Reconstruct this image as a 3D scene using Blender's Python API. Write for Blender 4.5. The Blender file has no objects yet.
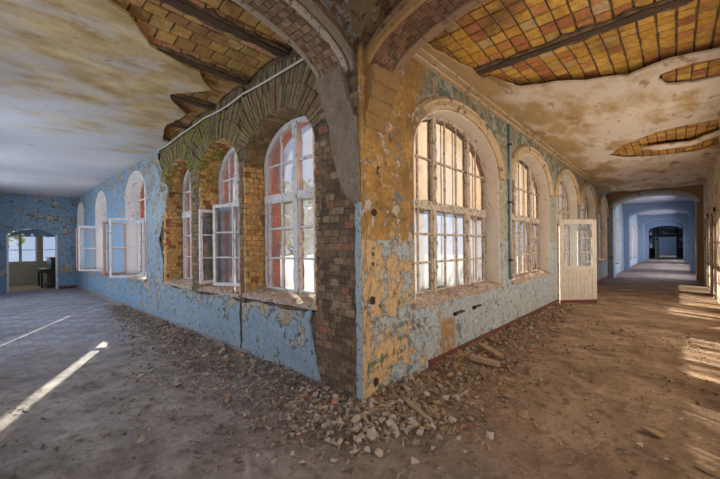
import bpy, bmesh, math, random
from mathutils import Vector, Matrix, noise as mnoise
from mathutils.geometry import tessellate_polygon
R = random.Random(11)
C = bpy.context.scene.collection
SC = bpy.context.scene

# ------------------------------------------------------------------ camera
F = 344.0; TH = .0101; CX, CY, CZ = -2.59, -2.35, 1.6; cf, sf = .737, .676
cam = bpy.data.cameras.new('camera'); co = bpy.data.objects.new('camera', cam); C.objects.link(co)
cam.sensor_width = 36; cam.lens = 36 * F / 720; cam.shift_y = 7.1 / 720; cam.clip_end = 400; cam.clip_start = .03
vx = Vector((sf, -cf, 0)).normalized(); vz = -Vector((cf, sf, 0)).normalized(); vy = Vector((0, 0, 1))
Mr = Matrix((vx, vy, vz)).transposed().to_4x4()
co.matrix_world = Matrix.Translation((CX, CY, CZ)) @ Mr @ Matrix.Rotation(-TH, 4, 'Z')
SC.camera = co

# ------------------------------------------------------------------ view, world, sun, fill lamps added at the window openings
SC.view_settings.view_transform = 'Standard'; SC.view_settings.look = 'None'
SC.view_settings.gamma = 1; SC.view_settings.use_curve_mapping = False
SC.view_settings.exposure = 0.0
W = bpy.data.worlds.new('sky'); SC.world = W; W.use_nodes = True
bg = W.node_tree.nodes['Background']; bg.inputs[0].default_value = (.66, .76, 1.0, 1); bg.inputs[1].default_value = .78
sd = bpy.data.lights.new('sun', 'SUN'); sd.energy = 25.0; sd.angle = .012; sd.color = (1, .86, .66)
so = bpy.data.objects.new('sun', sd); C.objects.link(so)
el = math.radians(18.6)
sdir = Vector((-.445 * math.cos(el), -.896 * math.cos(el), -math.sin(el))).normalized()
so.rotation_euler = sdir.to_track_quat('-Z', 'Y').to_euler()

def area(loc, nrm, sx, sy, e, col):  # fill lamp standing in for daylight at an opening
    d = bpy.data.lights.new('window_fill', 'AREA'); d.shape = 'RECTANGLE'; d.size = sx; d.size_y = sy
    d.energy = e; d.color = col
    o = bpy.data.objects.new('window_fill', d); C.objects.link(o)
    o.location = loc; o.rotation_euler = Vector(nrm).to_track_quat('-Z', 'Y').to_euler()
COOL = (.80, .88, 1.0); WARM = (1.0, .87, .70); NEUT = (1, .93, .86); BLUE = (.80, .86, 1.0)
REAR_OP = [(-2.6, -.6), (.8, 2.8), (4.2, 6.2), (7.6, 9.6)]       # openings added for fill light, corridor wall behind the camera, along x
SIDE_OP = [(-2.4, -.7), (1.2, 3.2), (4.6, 6.6), (8, 10), (11.5, 13.5)]   # openings added for fill light, unseen west wall, along y
for (a, b), e, c in zip(REAR_OP, (46, 60, 74, 72), (NEUT, WARM, WARM, WARM)):
    area(((a + b) / 2, -3.45, 2.0), (0, 1, 0.0), b - a - .05, 2.3, e, c)
for (a, b), e, c in zip(SIDE_OP, (42, 60, 84, 92, 92), (NEUT, COOL, COOL, COOL, COOL)):
    area((-3.55, (a + b) / 2, 2.0), (1, 0, 0.0), b - a - .05, 2.3, e, c)
FAR_OP = [(19.5, 21.5), (27, 29), (31.5, 33.5), (40, 42)]
for a, b in FAR_OP:
    area(((a + b) / 2, -3.45, 2.0), (0, 1, -.5), b - a - .05, 2.3, 210, BLUE)
area((56, -3.45, 1.9), (0, 1, 0), 3, 2, 240, BLUE)
area((-1.4, 19.85, 1.95), (0, -1, 0), 3.4, 1.8, 60, (.9, .95, 1))

# ------------------------------------------------------------------ picture point -> point on a real plane of the building
def un(px, py):
    X = px - 360; Y = 239.5 - py
    return (X * math.cos(TH) + Y * math.sin(TH)) / F, (-X * math.sin(TH) + Y * math.cos(TH) + 7.1) / F
def onR(px, py, yy=0.0):
    u, v = un(px, py); b = yy - CY; a = (cf * b + u * sf * b) / (sf - u * cf); d = cf * a + sf * b
    return (CX + a, CZ + v * d)
def onL(px, py, xx=0.0):
    u, v = un(px, py); a = xx - CX; b = (sf * a - u * cf * a) / (cf + u * sf); d = cf * a + sf * b
    return (CY + b, CZ + v * d)
def onZ(px, py, z):
    u, v = un(px, py); d = (z - CZ) / v; r = u * d
    return (CX + d * cf + r * sf, CY + d * sf - r * cf)
def zceil(y):
    return 3.75 if y > 5.9 else 3.75 + (5.9 - y) / 5.3 * .30
def onCL(px, py):
    z = 3.9
    for _ in range(12):
        x, y = onZ(px, py, z); z = zceil(y)
    return (x, y)

# ------------------------------------------------------------------ node helpers
class NT:
    def __init__(s, name, rough=.85):
        s.m = bpy.data.materials.new(name); s.m.use_nodes = True
        s.t = s.m.node_tree; s.b = s.t.nodes['Principled BSDF']; s.b.inputs['Roughness'].default_value = rough
        s.b.inputs['Specular IOR Level'].default_value = .25
        g = s.t.nodes.new('ShaderNodeNewGeometry'); s.P = g.outputs['Position']; s.Nn = g.outputs['True Normal']
        sx = s.t.nodes.new('ShaderNodeSeparateXYZ'); s.t.links.new(s.P, sx.inputs[0]); s.X, s.Y, s.Z = sx.outputs
    def _in(s, n, i, v):
        if hasattr(v, 'links') or isinstance(v, bpy.types.NodeSocket): s.t.links.new(v, n.inputs[i])
        else:
            if isinstance(v, tuple) and len(v) == 3 and n.inputs[i].type == 'RGBA': v = v + (1,)
            n.inputs[i].default_value = v
    def math(s, op, a, b=0.0, clamp=False):
        n = s.t.nodes.new('ShaderNodeMath'); n.operation = op; n.use_clamp = clamp; s._in(n, 0, a); s._in(n, 1, b); return n.outputs[0]
    def noise(s, scale, detail=4, vec=None, rough=.55, dist=0.0, out=0):
        n = s.t.nodes.new('ShaderNodeTexNoise'); s._in(n, 'Vector', vec or s.P)
        n.inputs['Scale'].default_value = scale; n.inputs['Detail'].default_value = detail
        n.inputs['Roughness'].default_value = rough; n.inputs['Distortion'].default_value = dist; return n.outputs[out]
    def voro(s, scale, vec=None, feat='F1', out=0):
        n = s.t.nodes.new('ShaderNodeTexVoronoi'); n.feature = feat; s._in(n, 'Vector', vec or s.P)
        n.inputs['Scale'].default_value = scale; return n.outputs[out]
    def scale(s, v, sc):
        n = s.t.nodes.new('ShaderNodeMapping'); s._in(n, 0, v); n.inputs['Scale'].default_value = sc; return n.outputs[0]
    def rng(s, v, a, b, c=0.0, d=1.0):
        n = s.t.nodes.new('ShaderNodeMapRange'); s._in(n, 0, v)
        for i, q in zip((1, 2, 3, 4), (a, b, c, d)): n.inputs[i].default_value = q
        return n.outputs[0]
    def mix(s, f, a, b, mode='MIX'):
        n = s.t.nodes.new('ShaderNodeMix'); n.data_type = 'RGBA'; n.blend_type = mode
        for i, v in ((0, f), (6, a), (7, b)): s._in(n, i, v)
        return n.outputs[2]
    def bump(s, h, strength=.5, dist=.02, nrm=None):
        n = s.t.nodes.new('ShaderNodeBump'); n.inputs['Strength'].default_value = strength; n.inputs['Distance'].default_value = dist
        s._in(n, 'Height', h)
        if nrm: s._in(n, 'Normal', nrm)
        return n.outputs[0]
    def col(s, c): s._in(s.b, 'Base Color', c)
    def nrm(s, n): s.t.links.new(n, s.b.inputs['Normal'])
    def box(s):
        """world box mapping: (y,z) on x-facing, (x,z) on y-facing, (x,y) on z-facing faces"""
        sn = s.t.nodes.new('ShaderNodeSeparateXYZ'); s.t.links.new(s.Nn, sn.inputs[0])
        fx = s.math('GREATER_THAN', s.math('ABSOLUTE', sn.outputs[0]), .7); fz = s.math('GREATER_THAN', s.math('ABSOLUTE', sn.outputs[2]), .7)
        def comb(a, b):
            n = s.t.nodes.new('ShaderNodeCombineXYZ'); s.t.links.new(a, n.inputs[0]); s.t.links.new(b, n.inputs[1]); return n.outputs[0]
        v = s.mix(fx, comb(s.X, s.Z), comb(s.Y, s.Z)); return s.mix(fz, v, comb(s.X, s.Y))
    def brick(s, vec, c1, c2, mort, bw=.25, bh=.075, ms=.006, off=.5):
        n = s.t.nodes.new('ShaderNodeTexBrick'); s._in(n, 'Vector', vec); s._in(n, 'Color1', c1); s._in(n, 'Color2', c2); s._in(n, 'Mortar', mort)
        n.inputs['Scale'].default_value = 1; n.inputs['Mortar Size'].default_value = ms; n.inputs['Mortar Smooth'].default_value = .3
        n.inputs['Brick Width'].default_value = bw; n.inputs['Row Height'].default_value = bh; n.offset = off; return n
    def warp(s, vec, sc, amt):
        n = s.t.nodes.new('ShaderNodeVectorMath'); n.operation = 'MULTIPLY_ADD'
        s.t.links.new(s.noise(sc, 3, out=1), n.inputs[0]); n.inputs[1].default_value = (amt,) * 3; s._in(n, 2, vec); return n.outputs[0]

def M_brick():
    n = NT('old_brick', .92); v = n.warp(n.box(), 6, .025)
    # brick tone: dark brown inside, ochre on the jambs with the light on them painted in, red outside
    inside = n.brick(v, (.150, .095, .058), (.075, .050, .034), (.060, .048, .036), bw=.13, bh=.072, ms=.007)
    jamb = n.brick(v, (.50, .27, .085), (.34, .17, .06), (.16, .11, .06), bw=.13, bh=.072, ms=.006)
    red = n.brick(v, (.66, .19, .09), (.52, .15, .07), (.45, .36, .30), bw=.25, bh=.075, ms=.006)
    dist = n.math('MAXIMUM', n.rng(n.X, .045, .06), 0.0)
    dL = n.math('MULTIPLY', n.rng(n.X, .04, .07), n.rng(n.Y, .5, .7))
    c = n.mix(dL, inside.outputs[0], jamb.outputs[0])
    outer = n.math('MULTIPLY', n.rng(n.X, .37, .38), n.rng(n.Y, .27, .28))
    c = n.mix(outer, c, red.outputs[0])
    # moss near the top of the bays further down the left wall
    ms = n.math('MULTIPLY', n.rng(n.Y, 1.2, 3.6), n.rng(n.Z, 2.3, 3.0)); ms = n.math('MULTIPLY', ms, n.rng(n.X, .5, .3))
    ms = n.math('MULTIPLY', ms, n.rng(n.noise(3.2, 5), .40, .58))
    moss = n.mix(n.rng(n.noise(14, 3), .4, .62), (.045, .050, .014), (.20, .20, .035))
    c = n.mix(n.math('MULTIPLY', ms, .85), c, moss)
    c = n.mix(n.rng(n.noise(2.1, 4), .50, .75, 0, .6), c, (.21, .16, .11))
    n.col(n.mix(n.rng(n.noise(40, 3), .3, .7, 0, .35), c, (.05, .035, .025)))
    h = n.math('ADD', n.math('MULTIPLY', inside.outputs[1], -.7), n.noise(30, 4))
    n.nrm(n.bump(h, .8, .02)); return n.m

def M_tone():
    n = NT('weathered_bricks', .92)
    at = n.t.nodes.new('ShaderNodeAttribute'); at.attribute_name = 'tone'
    c = n.mix(n.rng(n.noise(20, 6, rough=.7), .35, .70, 0, .75), at.outputs[0], (.055, .038, .025))
    c = n.mix(n.rng(n.noise(9, 6, rough=.7), .56, .68, 0, .5), c, (.30, .25, .19))
    ms = n.math('MULTIPLY', n.rng(n.Y, 1.2, 3.6), n.rng(n.Z, 2.4, 3.1))
    ms = n.math('MULTIPLY', ms, n.rng(n.noise(3.5, 6, rough=.65), .42, .56))
    moss = n.mix(n.rng(n.noise(17, 5), .38, .62), (.035, .045, .008), (.24, .23, .03))
    c = n.mix(n.math('MULTIPLY', ms, .8), c, moss)
    n.col(c); n.nrm(n.bump(n.noise(35, 6, rough=.7), .9, .012)); return n.m

def speck(n, scale, t0, t1, det=6, rough=.7, dist=.4):
    return n.rng(n.noise(scale, det, rough=rough, dist=dist), t0, t1)

def M_left():
    n = NT('peeling_blue_paint', .75)
    base = n.mix(n.noise(6, 6, rough=.7), (.25, .225, .20), (.44, .41, .37))
    base = n.mix(n.rng(n.noise(2.5, 6), .50, .60, 0, .8), base, (.30, .22, .12))
    blue = n.mix(n.noise(2.4, 6, rough=.65), (.165, .225, .285), (.275, .355, .42))
    upper = n.mix(n.noise(2.4, 6, rough=.65), (.20, .28, .34), (.34, .39, .40))
    up = n.math('MULTIPLY', n.rng(n.Z, 1.92, 1.95), n.rng(n.Y, 7.5, 6.6))
    paint = n.mix(up, blue, upper)
    far = n.mix(n.noise(1.6, 6, rough=.65), (.12, .22, .33), (.21, .34, .46)); paint = n.mix(n.rng(n.Y, 6.2, 8.5), paint, far)
    wn = n.noise(3.2, 10, rough=.62, dist=.15)
    wear = n.math('ADD', wn, n.rng(n.Y, 9.5, 5.0, 0, .035))
    wear = n.math('ADD', wear, n.math('MULTIPLY', n.math('SUBTRACT', n.math('MULTIPLY', n.rng(n.Z, .35, .85), n.rng(n.Z, 1.1, .95)), n.math('MULTIPLY', n.rng(n.Z, .75, .45), n.rng(n.Y, 6.5, 5.5))), .07))
    wear = n.math('ADD', wear, n.math('MULTIPLY', n.rng(n.Z, 2.5, 3.6), .045))
    peel = n.rng(wear, .585, .595)
    c = n.mix(peel, paint, base)
    edge = n.math('MULTIPLY', n.rng(wear, .570, .587), n.rng(wear, .605, .592))
    c = n.mix(n.math('MULTIPLY', edge, .85), c, (.035, .04, .045))
    ch = n.rng(n.noise(8, 10, rough=.74, dist=.1), .585, .60); c = n.mix(n.math('MULTIPLY', ch, .9), c, (.06, .055, .05))
    ch2 = n.rng(n.noise(26, 8, rough=.75), .625, .64); c = n.mix(n.math('MULTIPLY', ch2, .8), c, (.05, .05, .05))
    yl = n.math('MULTIPLY', n.rng(n.Y, 3.4, 2.4), n.math('MULTIPLY', n.rng(n.Z, .62, .78), n.rng(n.noise(8, 6), .56, .60)))
    c = n.mix(n.math('MULTIPLY', yl, .8), c, (.45, .36, .07))
    st = n.math('MULTIPLY', n.rng(n.Z, 2.2, 3.6), n.rng(n.noise(1.6, 7, rough=.65), .47, .6)); c = n.mix(n.math('MULTIPLY', n.math('MULTIPLY', st, n.rng(n.Y, 16, 8)), .75), c, (.24, .21, .155))
    c = n.mix(n.rng(n.noise(14, 10, rough=.78), .44, .62, 0, .5), c, (.10, .085, .065))
    n.col(c); h = n.math('SUBTRACT', n.math('MULTIPLY', n.noise(9, 8, rough=.7), .8), peel); n.nrm(n.bump(h, 1.0, .014)); return n.m

def M_right():
    n = NT('peeling_ochre_and_grey_paint', .8)
    wv = n.noise(2.0, 8, rough=.65)
    xw = n.math('ADD', n.X, n.math('MULTIPLY', n.math('SUBTRACT', wv, .5), 1.4))
    base = n.mix(n.noise(6, 7, rough=.7), (.36, .31, .25), (.58, .50, .42))
    grey = n.mix(n.noise(2.4, 7, rough=.65), (.28, .34, .37), (.46, .50, .52))
    och = n.mix(n.rng(n.noise(2.8, 8, rough=.68), .36, .62), (.48, .26, .060), (.22, .115, .035))
    och = n.mix(n.rng(n.noise(5, 8, rough=.7), .54, .60, 0, .7), och, (.52, .36, .17))
    peach = n.mix(n.noise(3.5, 8, rough=.68), (.64, .43, .22), (.44, .29, .15))
    pale_top = n.mix(n.noise(2.6, 7, rough=.65), (.38, .32, .20), (.32, .38, .37))
    dado = n.rng(n.Z, 1.655, 1.675)
    pil = n.rng(xw, 1.30, 1.15)
    c = n.mix(dado, grey, pale_top)
    c = n.mix(n.math('MULTIPLY', pil, dado), c, och)
    low = n.math('MULTIPLY', n.rng(xw, 1.75, 1.5), n.rng(n.Z, 1.675, 1.655))
    pkn = n.math('ADD', n.noise(3.4, 10, rough=.64, dist=.1), n.rng(n.X, .2, 1.4, 0, .10))
    c = n.mix(low, c, n.mix(n.rng(pkn, .545, .555), peach, grey))
    pe = n.math('MULTIPLY', n.math('MULTIPLY', n.rng(pkn, .53, .547), n.rng(pkn, .565, .553)), low); c = n.mix(n.math('MULTIPLY', pe, .8), c, (.06, .055, .045))
    bn = n.noise(4.3, 10, rough=.66, dist=.15)
    c = n.mix(n.math('MULTIPLY', n.rng(bn, .565, .575), n.rng(n.X, 9, 3, .35, 1)), c, base)
    be = n.math('MULTIPLY', n.rng(bn, .552, .567), n.rng(bn, .585, .573)); c = n.mix(n.math('MULTIPLY', be, .7), c, (.05, .045, .035))
    sl = n.math('MULTIPLY', n.rng(n.noise(4.0, 9, rough=.62), .585, .60), n.rng(n.X, .3, .6)); c = n.mix(n.math('MULTIPLY', sl, n.rng(n.X, 7, 3, .3, 1)), c, (.13, .175, .205))
    chn = n.noise(9, 10, rough=.74, dist=.2)
    c = n.mix(n.math('MULTIPLY', n.rng(chn, .590, .602), .9), c, (.05, .04, .03))
    c = n.mix(n.math('MULTIPLY', n.rng(n.noise(28, 8, rough=.75), .61, .625), .85), c, (.05, .04, .03))
    rust = n.math('MULTIPLY', n.rng(n.Z, 2.7, 3.9), n.rng(n.noise(2.3, 8, rough=.65), .42, .56)); c = n.mix(n.math('MULTIPLY', rust, .75), c, (.27, .15, .045))
    tp = n.math('MULTIPLY', n.rng(n.Z, 2.9, 3.6), n.rng(n.noise(5, 9, rough=.7), .50, .52)); c = n.mix(n.math('MULTIPLY', tp, n.rng(n.X, 1.0, 1.5)), c, (.10, .14, .13))
    gm = n.math('MULTIPLY', n.rng(n.Z, 1.2, .7), n.math('MULTIPLY', n.rng(n.X, 1.0, .7), n.rng(n.noise(7, 7), .57, .60)))
    c = n.mix(n.math('MULTIPLY', gm, .8), c, (.07, .10, .03))
    br = n.math('MULTIPLY', n.math('MULTIPLY', n.rng(n.X, 1.55, 1.62), n.rng(n.X, 2.0, 1.93)), n.math('MULTIPLY', n.rng(n.Z, .62, .55), n.rng(n.noise(6, 6), .62, .5)))
    c = n.mix(br, c, (.34, .18, .07))
    farb = n.rng(n.X, 17.0, 19.0); c = n.mix(n.math('MULTIPLY', farb, .85), c, n.mix(n.noise(1.2, 7, rough=.65), (.20, .26, .35), (.38, .43, .50)))
    c = n.mix(n.rng(n.noise(14, 10, rough=.78), .44, .62, 0, .5), c, (.10, .085, .065))
    n.col(c); h = n.math('ADD', n.math('MULTIPLY', n.noise(6, 10, rough=.7), 1.2), n.math('MULTIPLY', chn, -.9)); n.nrm(n.bump(h, 1.0, .022)); return n.m

def M_rear():
    n = NT('peeling_cream_and_rust_paint', .8)
    c = n.mix(n.noise(2.2, 6), (.50, .36, .20), (.46, .44, .40))
    c = n.mix(n.rng(n.noise(3.1, 7, rough=.7, dist=.5), .52, .55), c, (.34, .16, .06))
    c = n.mix(n.rng(n.noise(9, 7, rough=.75), .60, .63), c, (.06, .045, .03))
    c = n.mix(n.math('MULTIPLY', n.rng(n.X, 16.5, 18), .85), c, n.mix(n.noise(1.5, 4), (.16, .28, .50), (.28, .38, .54)))
    n.col(c); n.nrm(n.bump(n.noise(9, 7), .7, .015)); return n.m

def M_ceiling():
    n = NT('stained_ceiling_plaster', .85)
    v = n.scale(n.P, (.75, 1.35, 1)); v2 = n.scale(n.P, (.6, 1.4, 1))
    left = n.rng(n.Y, .2, .6)
    a = n.noise(1.5, 9, v, .62); b = n.noise(1.3, 9, v2, .62)
    pale = n.mix(n.noise(1.1, 6, v), (.38, .39, .43), (.50, .505, .55))
    ochre = n.mix(n.rng(n.noise(2.6, 8, v, .65), .35, .65), (.52, .40, .22), (.30, .20, .085))
    wetL = n.math('ADD', n.math('MULTIPLY', a, .8), n.rng(n.Y, 2.2, 7.0, .24, -.14))
    wetL = n.math('ADD', wetL, n.rng(n.X, -2.8, -.8, -.05, .06))
    cl = n.mix(n.rng(wetL, .36, .58), pale, ochre)
    cl = n.mix(n.rng(n.noise(2.2, 9, v, .65), .54, .62, 0, .65), cl, (.46, .43, .39))
    pale2 = n.mix(n.noise(1.3, 7), (.64, .57, .51), (.54, .45, .36))
    och2 = n.mix(n.noise(2.8, 8, rough=.65), (.48, .33, .16), (.30, .20, .10))
    wetR = n.math('ADD', b, n.rng(n.Y, -1.0, -.1, 0, .15)); wetR = n.math('ADD', wetR, n.rng(n.X, 3.2, 1.8, 0, .12))
    cr = n.mix(n.rng(wetR, .47, .62), pale2, och2)
    cr = n.mix(n.rng(n.noise(2.0, 9, v2, .62), .585, .63, 0, .7), cr, (.22, .13, .06))
    c = n.mix(left, cr, cl)
    c = n.mix(n.rng(n.noise(4.5, 10, v, .72), .635, .66, 0, .8), c, (.16, .12, .09))
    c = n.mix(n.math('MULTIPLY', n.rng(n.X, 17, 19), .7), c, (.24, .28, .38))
    n.col(c); n.nrm(n.bump(n.noise(6, 9, rough=.65), .5, .02)); return n.m

def M_tiles():
    n = NT('clay_ceiling_tiles', .8)
    at = n.t.nodes.new('ShaderNodeAttribute'); at.attribute_name = 'tone'
    c = n.mix(n.rng(n.noise(16, 8, rough=.7), .32, .68, .08, .75), at.outputs[0], (.20, .095, .03))
    c = n.mix(n.rng(n.noise(1.5, 8, rough=.65), .48, .64, 0, .75), c, (.12, .07, .03))
    n.col(c); n.nrm(n.bump(n.noise(28, 4), .6, .01)); return n.m

def M_mortar():
    n = NT('dark_mortar', .95); n.col(n.mix(n.rng(n.noise(9, 8, rough=.7), .35, .65), (.055, .035, .02), (.20, .14, .08))); n.nrm(n.bump(n.noise(40, 4), .8, .01)); return n.m

def M_vault():
    n = NT('vault_plaster_and_brick', .9); v = n.warp(n.box(), 5, .03)
    bk = n.brick(v, (.19, .105, .055), (.11, .06, .035), (.07, .05, .035), bw=.25, bh=.075)
    pl = n.mix(n.noise(4, 6), (.13, .09, .045), (.26, .19, .10))
    pl = n.mix(n.rng(n.noise(3, 6, rough=.7), .52, .56), pl, (.30, .29, .27))
    c = n.mix(n.rng(n.noise(2.4, 7, rough=.6, dist=.4), .50, .53), pl, bk.outputs[0])
    c = n.mix(n.rng(n.noise(8, 6, rough=.7), .60, .64), c, (.04, .03, .02))
    n.col(c); n.nrm(n.bump(n.noise(12, 6), .9, .02)); return n.m

def M_plain(name, a, b, sc=6, rough=.85, chip=None, chipt=.6, bumpd=.01, metal=0.0):
    n = NT(name, rough); c = n.mix(n.noise(sc, 6, rough=.65), a, b)
    if chip: c = n.mix(n.rng(n.noise(sc * 2.4, 9, rough=.72, dist=.1), chipt, chipt + .025), c, chip)
    n.col(c); n.nrm(n.bump(n.noise(sc * 4, 6, rough=.7), .7, bumpd)); n.b.inputs['Metallic'].default_value = metal; return n.m

def M_floor(earth=False):
    n = NT('rubble_earth' if earth else 'dusty_tiled_floor', .9)
    # small two-tone tiles in the left corridor
    v = n.scale(n.box(), (1, 1, 1))
    tl = n.brick(v, (.36, .37, .43), (.30, .30, .36), (.16, .15, .17), bw=.17, bh=.17, ms=.006, off=.0)
    ck = n.t.nodes.new('ShaderNodeTexChecker'); n._in(ck, 'Vector', n.P); ck.inputs['Scale'].default_value = 2.95
    tile = n.mix(n.math('MULTIPLY', ck.outputs[1], .6), tl.outputs[0], (.15, .19, .29))
    dirtL = n.mix(n.rng(n.noise(2.1, 10, rough=.68), .35, .65), (.16, .135, .125), (.44, .39, .375))
    dirtR = n.mix(n.rng(n.noise(1.7, 10, rough=.68), .35, .65), (.16, .10, .06), (.46, .31, .195))
    lr = n.rng(n.math('ADD', n.math('SUBTRACT', n.X, n.Y), n.math('MULTIPLY', n.noise(1.1, 4), 1.6)), -1.2, 2.6)  # greyer left, browner right: dirt with cool and warm light mixed in
    dirt = n.mix(lr, dirtL, dirtR)
    dirt = n.mix(n.rng(n.noise(7, 10, rough=.75), .50, .62, 0, .65), dirt, (.085, .06, .045))
    dirt = n.mix(n.rng(n.noise(20, 8, rough=.7), .55, .66, 0, .6), dirt, (.42, .35, .30))
    cover = n.math('ADD', n.noise(1.3, 7, rough=.6), n.rng(n.Y, 1.5, 7.5, .25, -.20))
    cover = n.math('ADD', cover, n.math('ADD', n.rng(n.X, -1.3, -.2, 0, .25), n.rng(n.X, .5, 3, 0, .3)))
    c = n.mix(n.rng(cover, .42, .62, .22, 1.0), tile, dirt)
    far_grey = n.math('MULTIPLY', n.rng(n.X, 12, 18), .55); c = n.mix(far_grey, c, (.17, .15, .17))  # floor turns greyer towards the far corridor
    blot = n.rng(n.noise(.9, 5, rough=.6), .42, .66, 0, .45); c = n.mix(blot, c, n.mix(lr, (.18, .15, .145), (.13, .07, .03)))
    if earth: c = n.mix(.35, dirt, (.10, .075, .058))
    n.col(c)
    h = n.math('ADD', n.noise(5, 10, rough=.72), n.math('MULTIPLY', n.noise(30, 6, rough=.7), .5))
    n.nrm(n.bump(h, 1.0, .05)); return n.m

def M_glass(name, dust, tint, lum=.40, clear=(.90, .94, .97)):
    m = bpy.data.materials.new(name); m.use_nodes = True; t = m.node_tree; t.nodes.remove(t.nodes['Principled BSDF'])
    out = t.nodes['Material Output']
    tr = t.nodes.new('ShaderNodeBsdfTransparent'); tl = t.nodes.new('ShaderNodeBsdfTranslucent'); gl = t.nodes.new('ShaderNodeBsdfGlossy')
    tl.inputs[0].default_value = tuple(q * lum for q in tint) + (1,); tr.inputs[0].default_value = clear + (1,); gl.inputs['Roughness'].default_value = .03
    g = t.nodes.new('ShaderNodeNewGeometry'); ns = t.nodes.new('ShaderNodeTexNoise'); t.links.new(g.outputs['Position'], ns.inputs['Vector'])
    ns.inputs['Scale'].default_value = 2.2; ns.inputs['Detail'].default_value = 6
    mr = t.nodes.new('ShaderNodeMapRange'); t.links.new(ns.outputs[0], mr.inputs[0])
    for i, q in zip((1, 2, 3, 4), (.35, .65, dust[0], dust[1])): mr.inputs[i].default_value = q
    mr.clamp = True
    a = t.nodes.new('ShaderNodeMixShader'); t.links.new(mr.outputs[0], a.inputs[0]); t.links.new(tr.outputs[0], a.inputs[1]); t.links.new(tl.outputs[0], a.inputs[2])
    b = t.nodes.new('ShaderNodeMixShader'); b.inputs[0].default_value = .012; t.links.new(a.outputs[0], b.inputs[1]); t.links.new(gl.outputs[0], b.inputs[2])
    t.links.new(b.outputs[0], out.inputs[0]); return m

BRICK, LEFT, RIGHT, REAR, CEIL, TILE, MORT, VAULT, FLOOR, EARTH, TONE = M_brick(), M_left(), M_right(), M_rear(), M_ceiling(), M_tiles(), M_mortar(), M_vault(), M_floor(), M_floor(True), M_tone()
WHITED = M_plain('stained_white_door_paint', (.38, .33, .27), (.62, .56, .50), 5, .7, (.26, .15, .08), .60)
WHITE = M_plain('peeling_white_window_paint', (.36, .30, .23), (.60, .53, .45), 7, .7, (.15, .10, .065), .54)
WHITEL = M_plain('flaking_white_paint', (.42, .42, .43), (.62, .62, .64), 7, .7, (.20, .17, .15), .57)
BROWN = M_plain('bare_reddish_wood', (.26, .13, .09), (.36, .22, .17), 7, .7, (.10, .06, .05), .60)
REVEAL = M_plain('whitewashed_reveal', (.48, .42, .35), (.68, .62, .56), 3, .85, (.28, .18, .10), .605)
REVEALL = M_plain('chipped_pale_reveal', (.40, .41, .44), (.62, .63, .66), 4, .85, (.22, .19, .17), .59)
MOULD = M_plain('cream_stucco', (.34, .23, .12), (.58, .45, .30), 3, .85, (.14, .10, .06), .56)
SILLM = M_plain('crumbled_sill_mortar', (.34, .24, .17), (.56, .46, .38), 10, .95, (.14, .09, .06), .55, .03)
STONE = M_plain('rubble_stone', (.20, .155, .12), (.34, .28, .23), 5, .95, (.10, .075, .055), .58, .01)
STONEP = M_plain('pale_rubble_stone', (.29, .225, .175), (.45, .36, .29), 6, .95, (.24, .18, .14), .60, .01)
STONER = M_plain('brown_rubble_stone', (.24, .155, .085), (.36, .24, .14), 6, .95, (.11, .07, .04), .58, .01)
BRK = M_plain('broken_brick', (.30, .12, .07), (.40, .20, .12), 8, .95, None)
STEEL = M_plain('rusted_steel', (.035, .025, .02), (.09, .05, .03), 8, .8, (.16, .08, .04), .6)
PIPE = M_plain('grey_painted_pipe', (.22, .30, .34), (.32, .38, .40), 8, .6, (.12, .09, .07), .62)
BEAD = M_plain('pale_blue_corner_strip', (.19, .24, .28), (.30, .34, .37), 6, .7, (.12, .10, .09), .55)
CABLE = M_plain('dirty_white_cable', (.42, .38, .33), (.52, .48, .42), 8, .6)
WIRE = M_plain('black_wire', (.03, .025, .02), (.05, .04, .03), 8, .6)
DKRED = M_plain('dark_red_skirting', (.10, .028, .022), (.16, .05, .04), 6, .7, (.25, .18, .14), .60)
DARKWOOD = M_plain('blackened_wood', (.018, .015, .014), (.04, .032, .03), 5, .5)
CORBEL = M_plain('grey_crumbling_plaster', (.09, .065, .045), (.36, .30, .24), 9, .95, (.06, .045, .03), .62, .06)
CORBELR = M_plain('ochre_crumbling_plaster', (.22, .12, .045), (.40, .25, .11), 8, .95, (.09, .055, .03), .62, .06)
HOLE = M_plain('dark_rusty_hole', (.03, .018, .012), (.06, .035, .02), 10, .9)
BARK = M_plain('tree_bark', (.07, .05, .04), (.12, .09, .07), 6, .95)
LEAFM = M_plain('yellow_green_leaves', (.16, .22, .03), (.42, .42, .08), 3, .8)
GROUND = M_plain('courtyard_ground', (.30, .30, .26), (.42, .42, .40), 1, .95)
CREAM = M_plain('cream_wall_paint', (.42, .39, .30), (.52, .48, .38), 2, .85, (.25, .2, .14), .62)
GLASS = M_glass('dusty_glass', (.12, .50), (.80, .86, 1.0), .24)
GLASSC = M_glass('clear_glass', (.0, .02), (.80, .86, 1.0), .2)
GLASSW = M_glass('lightly_dusted_glass', (-.25, .55), (.86, .86, .95), .14)
GLASSR = M_glass('grimy_glass', (.30, .85), (.92, .84, .84), .13)
AMBER = M_glass('yellowed_glass', (.30, .80), (1.0, .88, .76), .24, (.93, .88, .82))

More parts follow.
